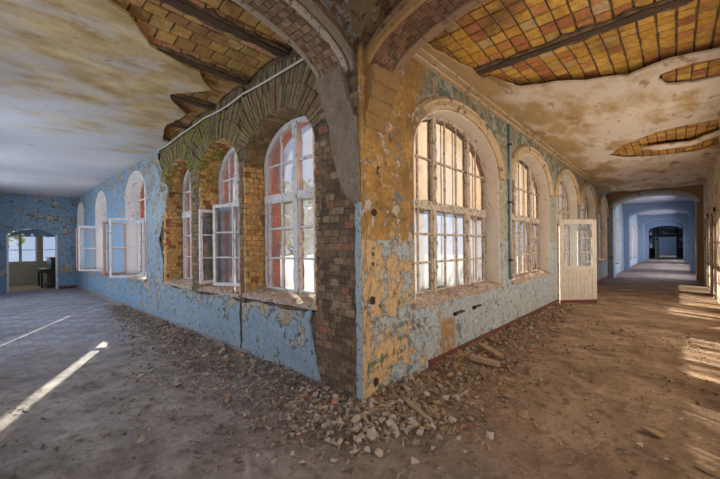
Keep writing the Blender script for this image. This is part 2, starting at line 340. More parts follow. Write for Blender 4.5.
# ------------------------------------------------------------------ mesh helpers
def obj(name, bm, mat, parent=None, smooth=False):
    bmesh.ops.recalc_face_normals(bm, faces=bm.faces[:])
    me = bpy.data.meshes.new(name); bm.to_mesh(me); bm.free()
    for m in (mat if isinstance(mat, (list, tuple)) else [mat]): me.materials.append(m)
    if smooth:
        for p in me.polygons: p.use_smooth = True
    o = bpy.data.objects.new(name, me); C.objects.link(o)
    if parent: o.parent = parent
    return o
def struct(o, label=None):
    o['kind'] = 'structure'
    if label: o['label'] = label
    return o
def tag(o, label, cat, group=None, kind=None):
    o['label'] = label; o['category'] = cat
    if group: o['group'] = group
    if kind: o['kind'] = kind
    return o
def empty(name, loc=(0, 0, 0)):
    o = bpy.data.objects.new(name, None); C.objects.link(o); o.location = loc; return o
def adopt(ch, root):                      # parent while keeping the world place
    ch.parent = root; ch.matrix_parent_inverse = Matrix.Translation(root.location).inverted(); return ch
def MR(u, z, d): return Vector((u, d, z))       # right wall: u along x, d into the wall (+y)
def ML(u, z, d): return Vector((d, u, z))       # left wall: u along y, d into the wall (+x)
def box(bm, M, u0, u1, z0, z1, d0, d1):
    v = [bm.verts.new(M(u, z, d)) for u in (u0, u1) for z in (z0, z1) for d in (d0, d1)]
    for f in ((0, 1, 3, 2), (4, 6, 7, 5), (0, 4, 5, 1), (2, 3, 7, 6), (0, 2, 6, 4), (1, 5, 7, 3)): bm.faces.new([v[i] for i in f])
def sbox(bm, p0, p1): box(bm, lambda u, z, d: Vector((u, d, z)), p0[0], p1[0], p0[2], p1[2], p0[1], p1[1])
def sweep(bm, pts, frames, close=False):
    """pts: list of cross-section vertex rings"""
    rings = [[bm.verts.new(p) for p in r] for r in pts]; n = len(rings[0])
    for a, b in zip(rings, rings[1:] + (rings[:1] if close else [])):
        for i in range(n): bm.faces.new((a[i], a[(i + 1) % n], b[(i + 1) % n], b[i]))
    if not close:
        bm.faces.new(rings[0][::-1]); bm.faces.new(rings[-1])
def rbar(bm, M, a, b, w, d0, d1, seg=.09, j=.004):
    """ragged wooden bar in the (u,z) plane from a to b, width w"""
    a = Vector(a); b = Vector(b); L = (b - a).length; k = max(1, int(L / seg)); t = (b - a).normalized(); nn = Vector((-t.y, t.x)) * w / 2
    rings = []
    for i in range(k + 1):
        p = a + (b - a) * (i / k); q = [R.uniform(-j, j) for _ in range(4)]
        c0 = p + nn * (1 + q[0] / w * 2); c1 = p - nn * (1 + q[1] / w * 2)
        rings.append([M(c0.x, c0.y, d0 + q[2]), M(c1.x, c1.y, d0 + q[3]), M(c1.x, c1.y, d1), M(c0.x, c0.y, d1)])
    sweep(bm, rings, None)
def tube(bm, path, r, n=8):
    path = [Vector(p) for p in path]; rings = []
    for i, p in enumerate(path):
        t = (path[min(i + 1, len(path) - 1)] - path[max(i - 1, 0)]).normalized()
        up = Vector((0, 0, 1)) if abs(t.z) < .9 else Vector((1, 0, 0)); a = t.cross(up).normalized(); b = t.cross(a)
        rings.append([p + (a * math.cos(2 * math.pi * k / n) + b * math.sin(2 * math.pi * k / n)) * r for k in range(n)])
    sweep(bm, rings, None)
def smooth_path(pts, n=8):
    pts = [Vector(p) for p in pts]; out = []
    for i in range(len(pts) - 1):
        p0 = pts[max(i - 1, 0)]; p1 = pts[i]; p2 = pts[i + 1]; p3 = pts[min(i + 2, len(pts) - 1)]
        for k in range(n):
            t = k / n; out.append(.5 * ((2 * p1) + (p2 - p0) * t + (2 * p0 - 5 * p1 + 4 * p2 - p3) * t * t + (3 * p1 - p0 - 3 * p2 + p3) * t ** 3))
    out.append(pts[-1]); return out
def prism(bm, outer, holes, M, d0, d1):
    loops = [outer] + list(holes)
    tris = tessellate_polygon([[Vector((p[0], p[1], 0)) for p in l] for l in loops])
    flat = [p for l in loops for p in l]
    f = [bm.verts.new(M(p[0], p[1], d0)) for p in flat]; b = [bm.verts.new(M(p[0], p[1], d1)) for p in flat]
    for t in tris:
        if len(set(t)) < 3: continue
        try: bm.faces.new([f[i] for i in t]); bm.faces.new([b[i] for i in reversed(t)])
        except ValueError: pass
    o = 0
    for l in loops:
        n = len(l)
        for i in range(n):
            j = (i + 1) % n
            try: bm.faces.new((f[o + i], f[o + j], b[o + j], b[o + i]))
            except ValueError: pass
        o += n
def rough(poly, seg=.07, j=.02, skip=()):
    """densify and jitter the edges of an outline; indexes in skip stay straight"""
    out = []
    for i, p in enumerate(poly):
        q = poly[(i + 1) % len(poly)]; out.append(tuple(p))
        if i in skip: continue
        L = math.hypot(q[0] - p[0], q[1] - p[1]); k = int(L / seg)
        for m in range(1, k):
            t = m / k; out.append((p[0] + (q[0] - p[0]) * t + R.uniform(-j, j), p[1] + (q[1] - p[1]) * t + R.uniform(-j, j)))
    return out
def arch_top(u0, u1, zs, zt, u):
    c = (u0 + u1) / 2; h = (u1 - u0) / 2; t = max(0.0, 1 - ((u - c) / h) ** 2); return zs + (zt - zs) * math.sqrt(t)
def arch_poly(u0, u1, z0, zs, zt, n=18):
    c = (u0 + u1) / 2; h = (u1 - u0) / 2
    return [(u0, z0), (u1, z0)] + [(c + h * math.cos(math.pi * k / n), zs + (zt - zs) * math.sin(math.pi * k / n)) for k in range(n + 1)]

# ------------------------------------------------------------------ structure: floor
bm = bmesh.new(); sbox(bm, (-3.8, -3.8, -.2), (62.5, 0.66, 0)); sbox(bm, (-3.8, .66, -.2), (.66, 21.5, 0))
struct(obj('floor', bm, FLOOR))
bm = bmesh.new(); g = 90
sbox(bm, (.67, .67, -1.2), (90, 90, -1.0)); struct(obj('ground', bm, GROUND))
bm = bmesh.new(); sbox(bm, (-60, 21.6, -1.2), (.6, 80, -1.0)); struct(obj('ground', bm, GROUND))
bm = bmesh.new(); sbox(bm, (-30, -30, -1.2), (90, -3.9, -1.0)); struct(obj('ground', bm, GROUND))
bm = bmesh.new(); sbox(bm, (-60, -3.8, -1.2), (-3.9, 21.5, -1.0)); struct(obj('ground', bm, GROUND))

# ------------------------------------------------------------------ structure: the two window walls
WIN_R = [(.95, 3.70, .9, 2.80, 3.56), (4.35, 7.06, .9, 2.85, 3.60), (7.80, 10.45, 0.0, 2.9, 3.66), (11.0, 13.9, .9, 2.9, 3.68), (14.6, 17.0, .9, 2.85, 3.60)]
WIN_L = [(.73, 2.34, .93, 2.82, 3.40), (2.49, 3.89, .9, 2.78, 3.38), (4.27, 5.60, .9, 2.82, 3.38), (6.92, 8.66, .88, 2.95, 3.58), (10.82, 12.42, .88, 2.95, 3.52), (14.45, 15.9, .88, 2.95, 3.50)]
FAR_R = [(19.6, 22.0, .5, 2.7, 3.1), (26.5, 29.5, .5, 2.7, 3.1), (30.8, 33.6, .5, 2.7, 3.1), (38, 41, .5, 2.7, 3.1)]
TH_W = .62; DL_ = .335
bm = bmesh.new()
hr = [arch_poly(*w) for w in WIN_R if w[2] > .1] + [arch_poly(*w) for w in FAR_R]
dw = WIN_R[2]; a = arch_poly(dw[0], dw[1], .0, dw[3], dw[4])
outer = [(0.0, 0.0), (dw[0], 0.0)] + a[:1:-1] + [(dw[1], 0.0), (62.0, 0.0), (62.0, 4.3), (0.0, 4.3)]
prism(bm, outer, hr, MR, .03, TH_W)
wr = struct(obj('wall_right', bm, BRICK))
bm = bmesh.new(); prism(bm, outer, hr, MR, 0.0, .031); obj('plaster_coat', bm, RIGHT, wr)
bm = bmesh.new()
hl = [arch_poly(*w) for w in WIN_L]
prism(bm, [(.66, 0), (21, 0), (21, 4.3), (.66, 4.3)], hl, ML, .03, TH_W)
prism(bm, [(.033, 0), (.66, 0), (.66, 4.3), (.033, 4.3)], [], ML, .004, .035)
wl = struct(obj('wall_left', bm, BRICK))
# plaster of the left wall: traced edges of what has not fallen off
dado_edge = [onL(*p) for p in [(163, 283), (163, 262), (159, 240), (164, 215), (168, 190), (163, 172), (158, 158), (160, 146)]]
right_end = [onL(*p) for p in [(316, 303), (311, 312), (309, 322), (312, 338), (315, 352), (318, 368), (321, 380), (324, 391)]]
low = [(6.0, .0)] + [(right_end[-1][0], 0.0)] + [(p[0], max(0.02, p[1])) for p in right_end[::-1][1:]]
sills = [(.73, .86), (1.3, .80), (2.0, .84), (2.40, .78), (2.9, .84), (3.6, .80), (4.0, .77), (4.4, .84), (5.1, .80), (5.45, .85)]
low += sills + dado_edge + [(dado_edge[-1][0], 3.98), (6.0, 3.98)]
bm = bmesh.new(); prism(bm, rough(low, .06, .014, skip=(0, len(low) - 1, len(low) - 2)), [], ML, 0.0, .031); obj('plaster_coat', bm, LEFT, wl)
bm = bmesh.new(); prism(bm, [(6.0, 0), (16.1, 0), (16.1, 3.98), (6.0, 3.98)], hl[3:], ML, 0.0, .031); obj('plaster_coat', bm, LEFT, wl)
# ragged dark joint running down the dado below the pier
bm = bmesh.new(); u0, _ = onL(241, 320)
rings = []
for k in range(12):
    z = .02 + k * .075; w = R.uniform(.012, .03); x = u0 + R.uniform(-.012, .012)
    rings.append([ML(x - w, z, -.006), ML(x + w, z, -.006), ML(x + w, z, .02), ML(x - w, z, .02)])
sweep(bm, rings, None); obj('crack', bm, HOLE, wl)
# brickwork laid brick by brick where the plaster is gone
def mixc(a, b, t): return tuple(a[i] + (b[i] - a[i]) * t for i in range(3)) + (1.0,)
def tonebm():
    bm = bmesh.new(); return bm, bm.loops.layers.float_color.new('tone')
def paint_new(bm, lay, n0, col):
    bm.faces.ensure_lookup_table()
    for f in bm.faces[n0:]:
        for l in f.loops: l[lay] = col
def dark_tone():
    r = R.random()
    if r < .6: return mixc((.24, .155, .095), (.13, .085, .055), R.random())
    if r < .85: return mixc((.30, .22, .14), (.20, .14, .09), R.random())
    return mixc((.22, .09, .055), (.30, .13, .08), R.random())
def jamb_tone():  # ochre bricks, window light on the reveals put into the colour
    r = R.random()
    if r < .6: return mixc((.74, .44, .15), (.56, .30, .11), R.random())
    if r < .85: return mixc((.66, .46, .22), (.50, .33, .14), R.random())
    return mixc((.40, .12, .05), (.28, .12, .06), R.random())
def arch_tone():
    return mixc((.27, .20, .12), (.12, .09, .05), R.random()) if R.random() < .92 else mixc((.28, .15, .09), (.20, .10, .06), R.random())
def brick_patch(name, M, u0, u1, z0, z1, d, tone, parent, bw=.135, bh=.078, keep=None):
    bm, lay = tonebm(); row = 0; z = z0
    while z < z1 - .03:
        u = u0 - (bw * .5 if row % 2 else 0) - R.uniform(0, .02)
        while u < u1:
            w_ = bw * R.uniform(.85, 1.15); a = max(u, u0) + .005; b = min(u + w_, u1) - .005
            if b - a > .02 and (keep is None or keep((a + b) / 2, z)):
                n0 = len(bm.faces); e = R.uniform(-.010, .008); q = [R.uniform(-.004, .004) for _ in range(4)]
                V = [bm.verts.new(M(uu, zz, dd)) for uu, zz, dd in ((a, z + .004 + q[0], d + e), (b, z + .004 + q[1], d + e + q[0]), (b, z + bh - .005 + q[2], d + e + q[1]), (a, z + bh - .005 + q[3], d + e), (a - .003, z + .001, d + .03), (b + .003, z + .001, d + .03), (b + .003, z + bh - .002, d + .03), (a - .003, z + bh - .002, d + .03))]
                for f in ((0, 1, 2, 3), (4, 7, 6, 5), (0, 4, 5, 1), (1, 5, 6, 2), (2, 6, 7, 3), (3, 7, 4, 0)): bm.faces.new([V[i] for i in f])
                paint_new(bm, lay, n0, tone())
            u += w_
        z += bh; row += 1
    return obj(name, bm, TONE, parent)
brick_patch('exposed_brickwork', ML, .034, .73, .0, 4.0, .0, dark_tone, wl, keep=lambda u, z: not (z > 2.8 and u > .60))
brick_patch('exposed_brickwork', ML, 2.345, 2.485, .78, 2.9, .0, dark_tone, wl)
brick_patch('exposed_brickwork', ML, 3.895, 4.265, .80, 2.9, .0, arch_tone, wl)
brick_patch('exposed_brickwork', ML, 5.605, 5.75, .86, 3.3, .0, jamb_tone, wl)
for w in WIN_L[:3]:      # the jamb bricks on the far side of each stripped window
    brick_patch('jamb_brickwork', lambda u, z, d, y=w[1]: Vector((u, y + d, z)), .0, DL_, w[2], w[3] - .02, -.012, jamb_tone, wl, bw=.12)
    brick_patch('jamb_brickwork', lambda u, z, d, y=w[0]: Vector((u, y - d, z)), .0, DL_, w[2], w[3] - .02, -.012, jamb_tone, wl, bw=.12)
# radial bricks of the relieving arches over the three stripped windows
for w in WIN_L[:3]:
    bm, lay = tonebm(); c = (w[0] + w[1]) / 2; h = (w[1] - w[0]) / 2; rise = w[4] - w[3]
    for (o0, o1, dd) in ((.0, .30, -.004), (.305, .60, .004), (.605, .80, .0)):
        n = int(math.pi * (h + o0 + .10) / .066)
        for k in range(n):
            t0 = math.pi * (k + .09) / n; t1 = math.pi * (k + .91) / n; dj = dd + R.uniform(-.010, .010)
            q = [(c + (h + o) * math.cos(t), w[3] + (rise + o) * math.sin(t)) for o, t in ((o0, t0), (o1, t0), (o1, t1), (o0, t1))]
            cu = sum(p[0] for p in q) / 4; cz = sum(p[1] for p in q) / 4
            def dist_to(v):
                return math.hypot((cu - (v[0] + v[1]) / 2) / ((v[1] - v[0]) / 2), max(0, cz - v[3]) / (v[4] - v[3]) * .8)
            if any(abs(cu - (v[0] + v[1]) / 2) - (v[1] - v[0]) / 2 < abs(cu - c) - h - .01 for v in WIN_L[:3] if v is not w) or cz < w[3] + .03 and o0 > .2: continue
            if cu < (.62 if cz < 3.35 else .02) or cu > 5.84 or max(p[1] for p in q) > 4.0: continue
            n0 = len(bm.faces); prism(bm, q, [], ML, dj, .05); paint_new(bm, lay, n0, arch_tone())
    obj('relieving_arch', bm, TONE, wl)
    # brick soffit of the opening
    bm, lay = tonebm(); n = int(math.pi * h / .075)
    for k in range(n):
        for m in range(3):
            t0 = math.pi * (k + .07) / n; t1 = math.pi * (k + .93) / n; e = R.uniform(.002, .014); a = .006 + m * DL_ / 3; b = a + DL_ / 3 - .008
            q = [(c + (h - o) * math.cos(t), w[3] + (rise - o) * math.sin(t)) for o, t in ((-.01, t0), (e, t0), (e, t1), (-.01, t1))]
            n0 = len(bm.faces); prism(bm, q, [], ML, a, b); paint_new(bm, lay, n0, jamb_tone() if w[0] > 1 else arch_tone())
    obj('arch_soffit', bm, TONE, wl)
# corner: cracks, fixing holes
for px, py, r in ((374, 213, .045), (373, 301, .05), (376, 382, .05), (373, 254, .018), (418, 325, .018), (378, 168, .02)):
    u, z = onR(px, py); pl = [(u + r * R.uniform(.75, 1.2) * math.cos(k * .7), z + r * R.uniform(.75, 1.25) * math.sin(k * .7)) for k in range(9)]
    bm = bmesh.new(); prism(bm, pl, [], MR, -.003, .02); obj('fixing_hole', bm, HOLE, wr)

# reveals lining (plastered) for the windows that still have it
def lining(w, M, d0, d1, th, mat, parent, floor=True):
    bm = bmesh.new(); out = arch_poly(*w); inn = arch_poly(w[0] + th, w[1] - th, w[2] + (0 if floor else th), w[3], w[4] - th)
    n = len(out)
    o = [bm.verts.new(M(p[0], p[1], d0)) for p in out]; o2 = [bm.verts.new(M(p[0], p[1], d1)) for p in out]
    i_ = [bm.verts.new(M(p[0], p[1], d0)) for p in inn]; i2 = [bm.verts.new(M(p[0], p[1], d1)) for p in inn]
    for k in range(1, n):
        j = (k + 1) % n
        bm.faces.new((o[k], o[j], i_[j], i_[k])); bm.faces.new((o2[k], i2[k], i2[j], o2[j]))
        bm.faces.new((i_[k], i_[j], i2[j], i2[k])); bm.faces.new((o[k], o2[k], o2[j], o[j]))
    return obj('reveal', bm, mat, parent)

# ------------------------------------------------------------------ windows
def leaf(parent, H, e, w, h, rows, cols, mat, gl, fw=.05, th=.04, solid=0.0, name='casement', label=None, kick=None):
    e = Vector(e).normalized(); nn = Vector((e.y, -e.x, 0)); H = Vector(H)
    M = lambda u, z, d: H + e * u + nn * d + Vector((0, 0, z))
    bm = bmesh.new(); s = -th / 2; t = th / 2
    rbar(bm, M, (fw / 2, 0), (fw / 2, h), fw, s, t); rbar(bm, M, (w - fw / 2, 0), (w - fw / 2, h), fw, s, t)
    rbar(bm, M, (fw, fw / 2), (w - fw, fw / 2), fw, s, t); rbar(bm, M, (fw, h - fw / 2), (w - fw, h - fw / 2), fw, s, t)
    if solid: rbar(bm, M, (fw, solid), (w - fw, solid), fw, s, t)
    c = obj(name, bm, mat, parent)
    if label: c['label'] = label
    z0 = solid + fw / 2 if solid else fw; bm = bmesh.new()
    for k in range(1, rows): z = z0 + (h - fw - z0) * k / rows; rbar(bm, M, (fw, z), (w - fw, z), .022, -.012, .012)
    for k in range(1, cols): u = fw + (w - 2 * fw) * k / cols; rbar(bm, M, (u, z0), (u, h - fw), .022, -.012, .012)
    if rows > 1 or cols > 1: obj('glazing_bar', bm, mat, c)
    else: bm.free()
    if gl:
        bm = bmesh.new(); box(bm, M, fw, w - fw, z0, h - fw, -.003, .003); obj('pane', bm, gl, c)
    if solid:
        bm = bmesh.new(); box(bm, M, fw, w - fw, fw, solid - fw / 2, -.012, .012)
        nb = 7
        for k in range(nb + 1): u = fw + (w - 2 * fw) * k / nb; box(bm, M, u - .006, u + .006, fw, solid - fw / 2, -.016, .016)
        obj('lower_panel', bm, mat, c)
    if kick:
        bm = bmesh.new(); box(bm, M, 0, w, -.02, .07, -.03, .03); obj('kick_board', bm, kick, c)
    return c

def window(name, w, M, din, bays, tz, lrows, urows, mat, gl, bar=.024, open_bays=(), outer=False, fr=.07, outer_mat=None, up_gl=None):
    u0, u1, z0, zs, zt = w
    root = struct(empty(name, M((u0 + u1) / 2, z0, din)))
    P_ = lambda nm, bm, m: adopt(obj(nm, bm, m), root)
    def framing(d, tk, m, thin=False):
        f = fr * (.7 if thin else 1); bm = bmesh.new(); out = arch_poly(u0, u1, z0, zs, zt, 26); inn = arch_poly(u0 + f, u1 - f, z0 + f, zs, zt - f, 26)
        n = len(out)
        jit = [(R.uniform(-.006, .006), R.uniform(-.006, .006)) for _ in range(n)]
        inn = [(p[0] + q[0], p[1] + q[1]) for p, q in zip(inn, jit)]
        vs = [[bm.verts.new(M(p[0], p[1], dd)) for p in l] for l, dd in ((out, d), (inn, d), (inn, d + tk), (out, d + tk))]
        for k in range(n):
            j = (k + 1) % n
            for a, b in ((0, 1), (1, 2), (2, 3), (3, 0)): bm.faces.new((vs[a][k], vs[a][j], vs[b][j], vs[b][k]))
        P_('frame' if not thin else 'outer_frame', bm, m)
    framing(din, .08, mat)
    us = [u0 + fr + (u1 - u0 - 2 * fr) * b for b in bays_edges(bays)]
    top = lambda u: arch_top(u0, u1, zs, zt, u) - fr * .6
    for u in us[1:-1]:
        bm = bmesh.new(); rbar(bm, M, (u, z0 + fr * .5), (u, top(u)), .10, din - .02, din + .07, j=.010, seg=.06); P_('mullion', bm, mat)
    bm = bmesh.new(); rbar(bm, M, (u0 + fr * .5, tz), (u1 - fr * .5, tz), .12, din - .025, din + .07, j=.011, seg=.06); P_('transom', bm, mat)
    bm = bmesh.new(); nb = 0
    for bi, (a, b) in enumerate(zip(us, us[1:])):
        cols = bays[bi][1]
        for k in range(1, cols):
            u = a + (b - a) * k / cols
            if bi not in open_bays: rbar(bm, M, (u, z0 + fr), (u, tz - .04), bar, din + .015, din + .05, j=.003)
            rbar(bm, M, (u, tz + .04), (u, top(u)), bar, din + .015, din + .05, j=.003)
        # sash stiles beside the mullions
        for uu in (a + .055, b - .055):
            if bi not in open_bays: rbar(bm, M, (uu, z0 + fr), (uu, tz - .04), .035, din + .0, din + .05, j=.003)
        if bi not in open_bays:
            for k in range(1, lrows):
                z = z0 + fr + (tz - z0 - fr) * k / lrows; rbar(bm, M, (a, z), (b, z), bar, din + .015, din + .05, j=.003)
        for k in range(1, urows):
            z = tz + (zt - fr - tz) * k / urows
            rbar(bm, M, (max(a, u0 + fr if z < zs else edge_u(w, z, -1) + fr), z), (min(b, u1 - fr if z < zs else edge_u(w, z, 1) - fr), z), bar, din + .015, din + .05, j=.003)
    P_('glazing_bar', bm, mat)
    # panes
    bm = bmesh.new(); prism(bm, [(us[0], tz + .02)] + [(us[-1], tz + .02)] + [p for p in arch_poly(u0 + fr, u1 - fr, tz, zs, zt - fr)[2:] if p[1] > tz + .03], [], M, din + .030, din + .036)
    P_('pane', bm, up_gl or gl); bm = bmesh.new()
    for bi, (a, b) in enumerate(zip(us, us[1:])):
        if bi not in open_bays: box(bm, M, a, b, z0 + fr * .5, tz - .02, din + .030, din + .036)
    if len(bm.verts): P_('pane', bm, gl)
    else: bm.free()
    if outer:
        framing(din + .20, .05, mat, True); om = outer_mat or mat
        bm = bmesh.new()
        for u in us[1:-1]: rbar(bm, M, (u + .02, z0), (u + .02, top(u)), .06, din + .2, din + .25)
        for bi, (a, b) in enumerate(zip(us, us[1:])):
            for k in range(1, bays[bi][1]): u = a + (b - a) * k / bays[bi][1]; rbar(bm, M, (u, z0), (u, top(u)), .02, din + .21, din + .24)
        rbar(bm, M, (u0, tz), (u1, tz), .08, din + .2, din + .25)
        P_('outer_glazing_bar', bm, mat)
    return root
def bays_edges(b):
    tot = sum(x[0] for x in b); e = [0]; s = 0
    for x in b: s += x[0]; e.append(s / tot)
    return e
def edge_u(w, z, sgn):
    c = (w[0] + w[1]) / 2; h = (w[1] - w[0]) / 2; t = min(1, max(0, (z - w[3]) / (w[4] - w[3]))); return c + sgn * h * math.sqrt(max(0, 1 - t * t))
def sill(w, M, d0, d1, root, mat=SILLM, z=None, lumps=40):
    bm = bmesh.new(); z = z or w[2]; n = int((w[1] - w[0]) / .06); rows = 6; vs = []
    for i in range(n + 1):
        u = w[0] - .04 + (w[1] - w[0] + .08) * i / n
        vs.append([bm.verts.new(M(u, z + .006 + (.045 * k / rows) + R.uniform(-.012, .016) - (.02 if k == 0 else 0), d0 + R.uniform(-.02, .012) * (k == 0) + (d1 - d0) * k / rows)) for k in range(rows + 1)] + [bm.verts.new(M(u, z - .07, d1)), bm.verts.new(M(u, z - .06 + R.uniform(-.01, .01), d0 + .01))])
    m = len(vs[0])
    for a, b in zip(vs, vs[1:]):
        for k in range(m): bm.faces.new((a[k], a[(k + 1) % m], b[(k + 1) % m], b[k]))
    bm.faces.new(vs[0]); bm.faces.new(vs[-1][::-1])
    return adopt(obj('window_sill', bm, mat), root)

DR = .22; DL = .34
for i, w in enumerate(WIN_R):
    if i == 2: continue
    r = window('window_%d' % (i + 1), w, MR, DR, [(.30, 2), (.42, 3), (.28, 2)], 2.17 if i == 0 else 2.2, 3, 2, WHITE, GLASS if i == 0 else GLASSW, outer=(i < 2), bar=.03, up_gl=AMBER if i < 2 else GLASSR)
    adopt(lining(w, MR, -.002, DR, .02, REVEAL, None), r); sill(w, MR, -.04, DR + .01, r)
# third opening of the right wall: french door with a fanlight
w = WIN_R[2]
r = window('door_1', (w[0], w[1], 2.22, w[3], w[4]), MR, DR, [(.3, 2), (.4, 2), (.3, 2)], 2.62, 1, 2, WHITE, GLASSR)
adopt(lining(w, MR, -.002, DR, .02, REVEAL, None), r)
M_ = lambda e, x, y: (x, y, 0)
for k, (x0, wd) in enumerate(((8.66, .86), (9.54, .86))):
    adopt(leaf(None, (x0, DR + .04, .03), (1, 0, 0), wd, 2.17, 3, 2, WHITED, GLASSW, fw=.09, solid=.85, name='door_leaf'), r)
adopt(leaf(None, (7.92, -.03, .03), (.735, -.678, 0), 1.06, 2.25, 3, 2, WHITED, GLASSC, fw=.13, solid=.92, name='door_leaf', label='white peeling door leaf standing open', kick=DKRED), r)
bm = bmesh.new(); box(bm, MR, 7.84, 7.90, 0, 2.25, -.03, DR); adopt(obj('door_post', bm, WHITE), r)
# raised stucco arches round the right-hand windows
for i, w in enumerate(WIN_R):
    bm = bmesh.new(); c = (w[0] + w[1]) / 2; h = (w[1] - w[0]) / 2; rise = w[4] - w[3]; rings = []; n = 30
    for k in range(n + 1):
        t = math.pi * (.80 if i == 0 else 1) * k / n; ring = []
        for o, d in ((.0, -.001), (.0, -.035), (.05, -.075), (.12, -.055), (.15, -.07), (.20, -.03), (.21, -.001)):
            ring.append(MR(c + (h + o) * math.cos(t), w[3] + (rise + o * .85) * math.sin(t), d))
        rings.append(ring)
    sweep(bm, rings, None); struct(obj('trim_%d' % (i + 1), bm, MOULD))
# left-hand windows
LAY = [(.5, 2), (.5, 2)]
for i, w in enumerate(WIN_L):
    ob = {0: (), 1: (0,), 2: ()}.get(i, (0, 1))
    d = DL if i < 3 else .26
    r = window('window_%d' % (i + 6), w, ML, d, [(.27, 1), (.73, 2)] if i == 3 else LAY, 2.32 if i < 3 else 2.35, 3, 2, WHITEL, GLASS if i < 3 else GLASSC, open_bays=ob, outer=False, fr=.075, bar=.032, up_gl=None)
    if i >= 3: adopt(lining(w, ML, -.002, d, .02, REVEALL, None), r)
    sill(w, ML, -.03 if i < 3 else -.05, d + .01, r)
    if i == 1:   # casement opened into the room
        adopt(leaf(None, (.30, 2.60, .98), (-.33, .80, 0), .80, 1.34, 3, 2, WHITEL, GLASS, label='white casement swung into the room'), r)
        adopt(leaf(None, (.27, 3.80, .98), (-.72, -.10, 0), .34, 1.30, 3, 1, WHITEL, GLASS), r)
    if i in (3, 4):
        nr, fr_ = w[0] + .06, w[1] - .06
        adopt(leaf(None, (-.02, nr - .02, w[2] + .05), (-.60, .42, 0), .74, 1.40, 2, 1, WHITEL, GLASSC, label='white casement opened into the corridor'), r)
        adopt(leaf(None, (-.02, fr_, w[2] + .05), (-.80, -.62, 0), .72, 1.36, 2, 1, BROWN, GLASSC, label='reddish-brown casement opened into the corridor'), r)

# far windows of the right-hand corridor
for k, w in enumerate(FAR_R):
    r = window('window_%d' % (k + 12), w, MR, .2, [(.5, 2), (.5, 2)], 2.2, 2, 1, WHITEL, GLASSR); adopt(lining(w, MR, -.002, .2, .02, REVEAL, None), r)

# ------------------------------------------------------------------ other walls
def wall_open(name, M, u0, u1, ops, d0, d1, mat, H=4.3):
    bm = bmesh.new(); holes = []; out = [(u0, 0)]
    for (a, b, z0, z1) in ops:
        if z0 <= 0: out += [(a, 0), (a, z1), (b, z1), (b, 0)]
        else: holes.append([(a, z0), (b, z0), (b, z1), (a, z1)])
    out += [(u1, 0), (u1, H), (u0, H)]
    prism(bm, out, holes, M, d0, d1); return struct(obj(name, bm, mat))
rear_ops = [(a, b, .85, 3.15) for a, b in REAR_OP] + [(11.6, 12.8, 0, 2.5), (14.6, 15.8, 0, 2.5)] + [(a, b, .85, 3.15) for a, b in FAR_OP] + [(54.4, 57.6, .9, 2.9)]
wrr = wall_open('wall_rear', MR, -3.3, 62, rear_ops, -3.2, -3.75, REAR)
wall_open('wall_side', ML, -3.75, 16.1, [(a, b, .85, 3.15) for a, b in SIDE_OP], -3.3, -3.85, LEFT)
# door frames and closed doors in the rear wall
for k, (a, b) in enumerate(((11.6, 12.8), (14.6, 15.8))):
    bm = bmesh.new()
    for (u0, u1, z0, z1) in ((a - .12, a, 0, 2.62), (b, b + .12, 0, 2.62), (a - .12, b + .12, 2.5, 2.62)): box(bm, MR, u0, u1, z0, z1, -3.15, -3.3)
    r = struct(obj('door_%d' % (k + 2), bm, WHITE)); bm = bmesh.new(); box(bm, MR, a, b, .01, 2.5, -3.42, -3.37)
    for (z0, z1) in ((.2, 1.0), (1.15, 2.3)): box(bm, MR, a + .15, b - .15, z0, z1, -3.37, -3.35)
    obj('door_leaf', bm, WHITE, r)
# end wall of the left corridor with its broken doorway (x along, y depth)
ME = lambda u, z, d: Vector((u, 16.1 + d, z))
bm = bmesh.new()
dtop = [(-.62, 0), (-.62, 2.16), (-.80, 2.30), (-1.1, 2.40), (-1.32, 2.44), (-1.6, 2.40), (-1.85, 2.32), (-2.02, 2.20), (-2.02, 0)]
out = [(.02, 0)] + dtop + [(-3.3, 0), (-3.3, 3.98), (.02, 3.98)]
prism(bm, out, [], ME, 0, .35); we = struct(obj('wall_end', bm, LEFT))
# torn lining hanging from the doorway head
bm = bmesh.new()
prism(bm, [(-.64, 2.14), (-.90, 2.10), (-1.12, 2.28), (-1.22, 2.06), (-1.34, 2.24), (-1.45, 2.10), (-1.60, 2.24), (-1.98, 2.12), (-1.9, 2.27), (-1.6, 2.37), (-1.32, 2.42), (-1.1, 2.38), (-.82, 2.28)], [], ME, .06, .09)
obj('torn_lining', bm, M_plain('dark_blue_lining', (.04, .08, .14), (.10, .16, .24), 6, .8), we)
bm = bmesh.new()
for (u0, u1) in ((-.66, -.60), (-2.05, -1.99)): box(bm, ME, u0, u1, 0, 2.2, -.03, .12)
obj('door_casing', bm, WHITEL, we)
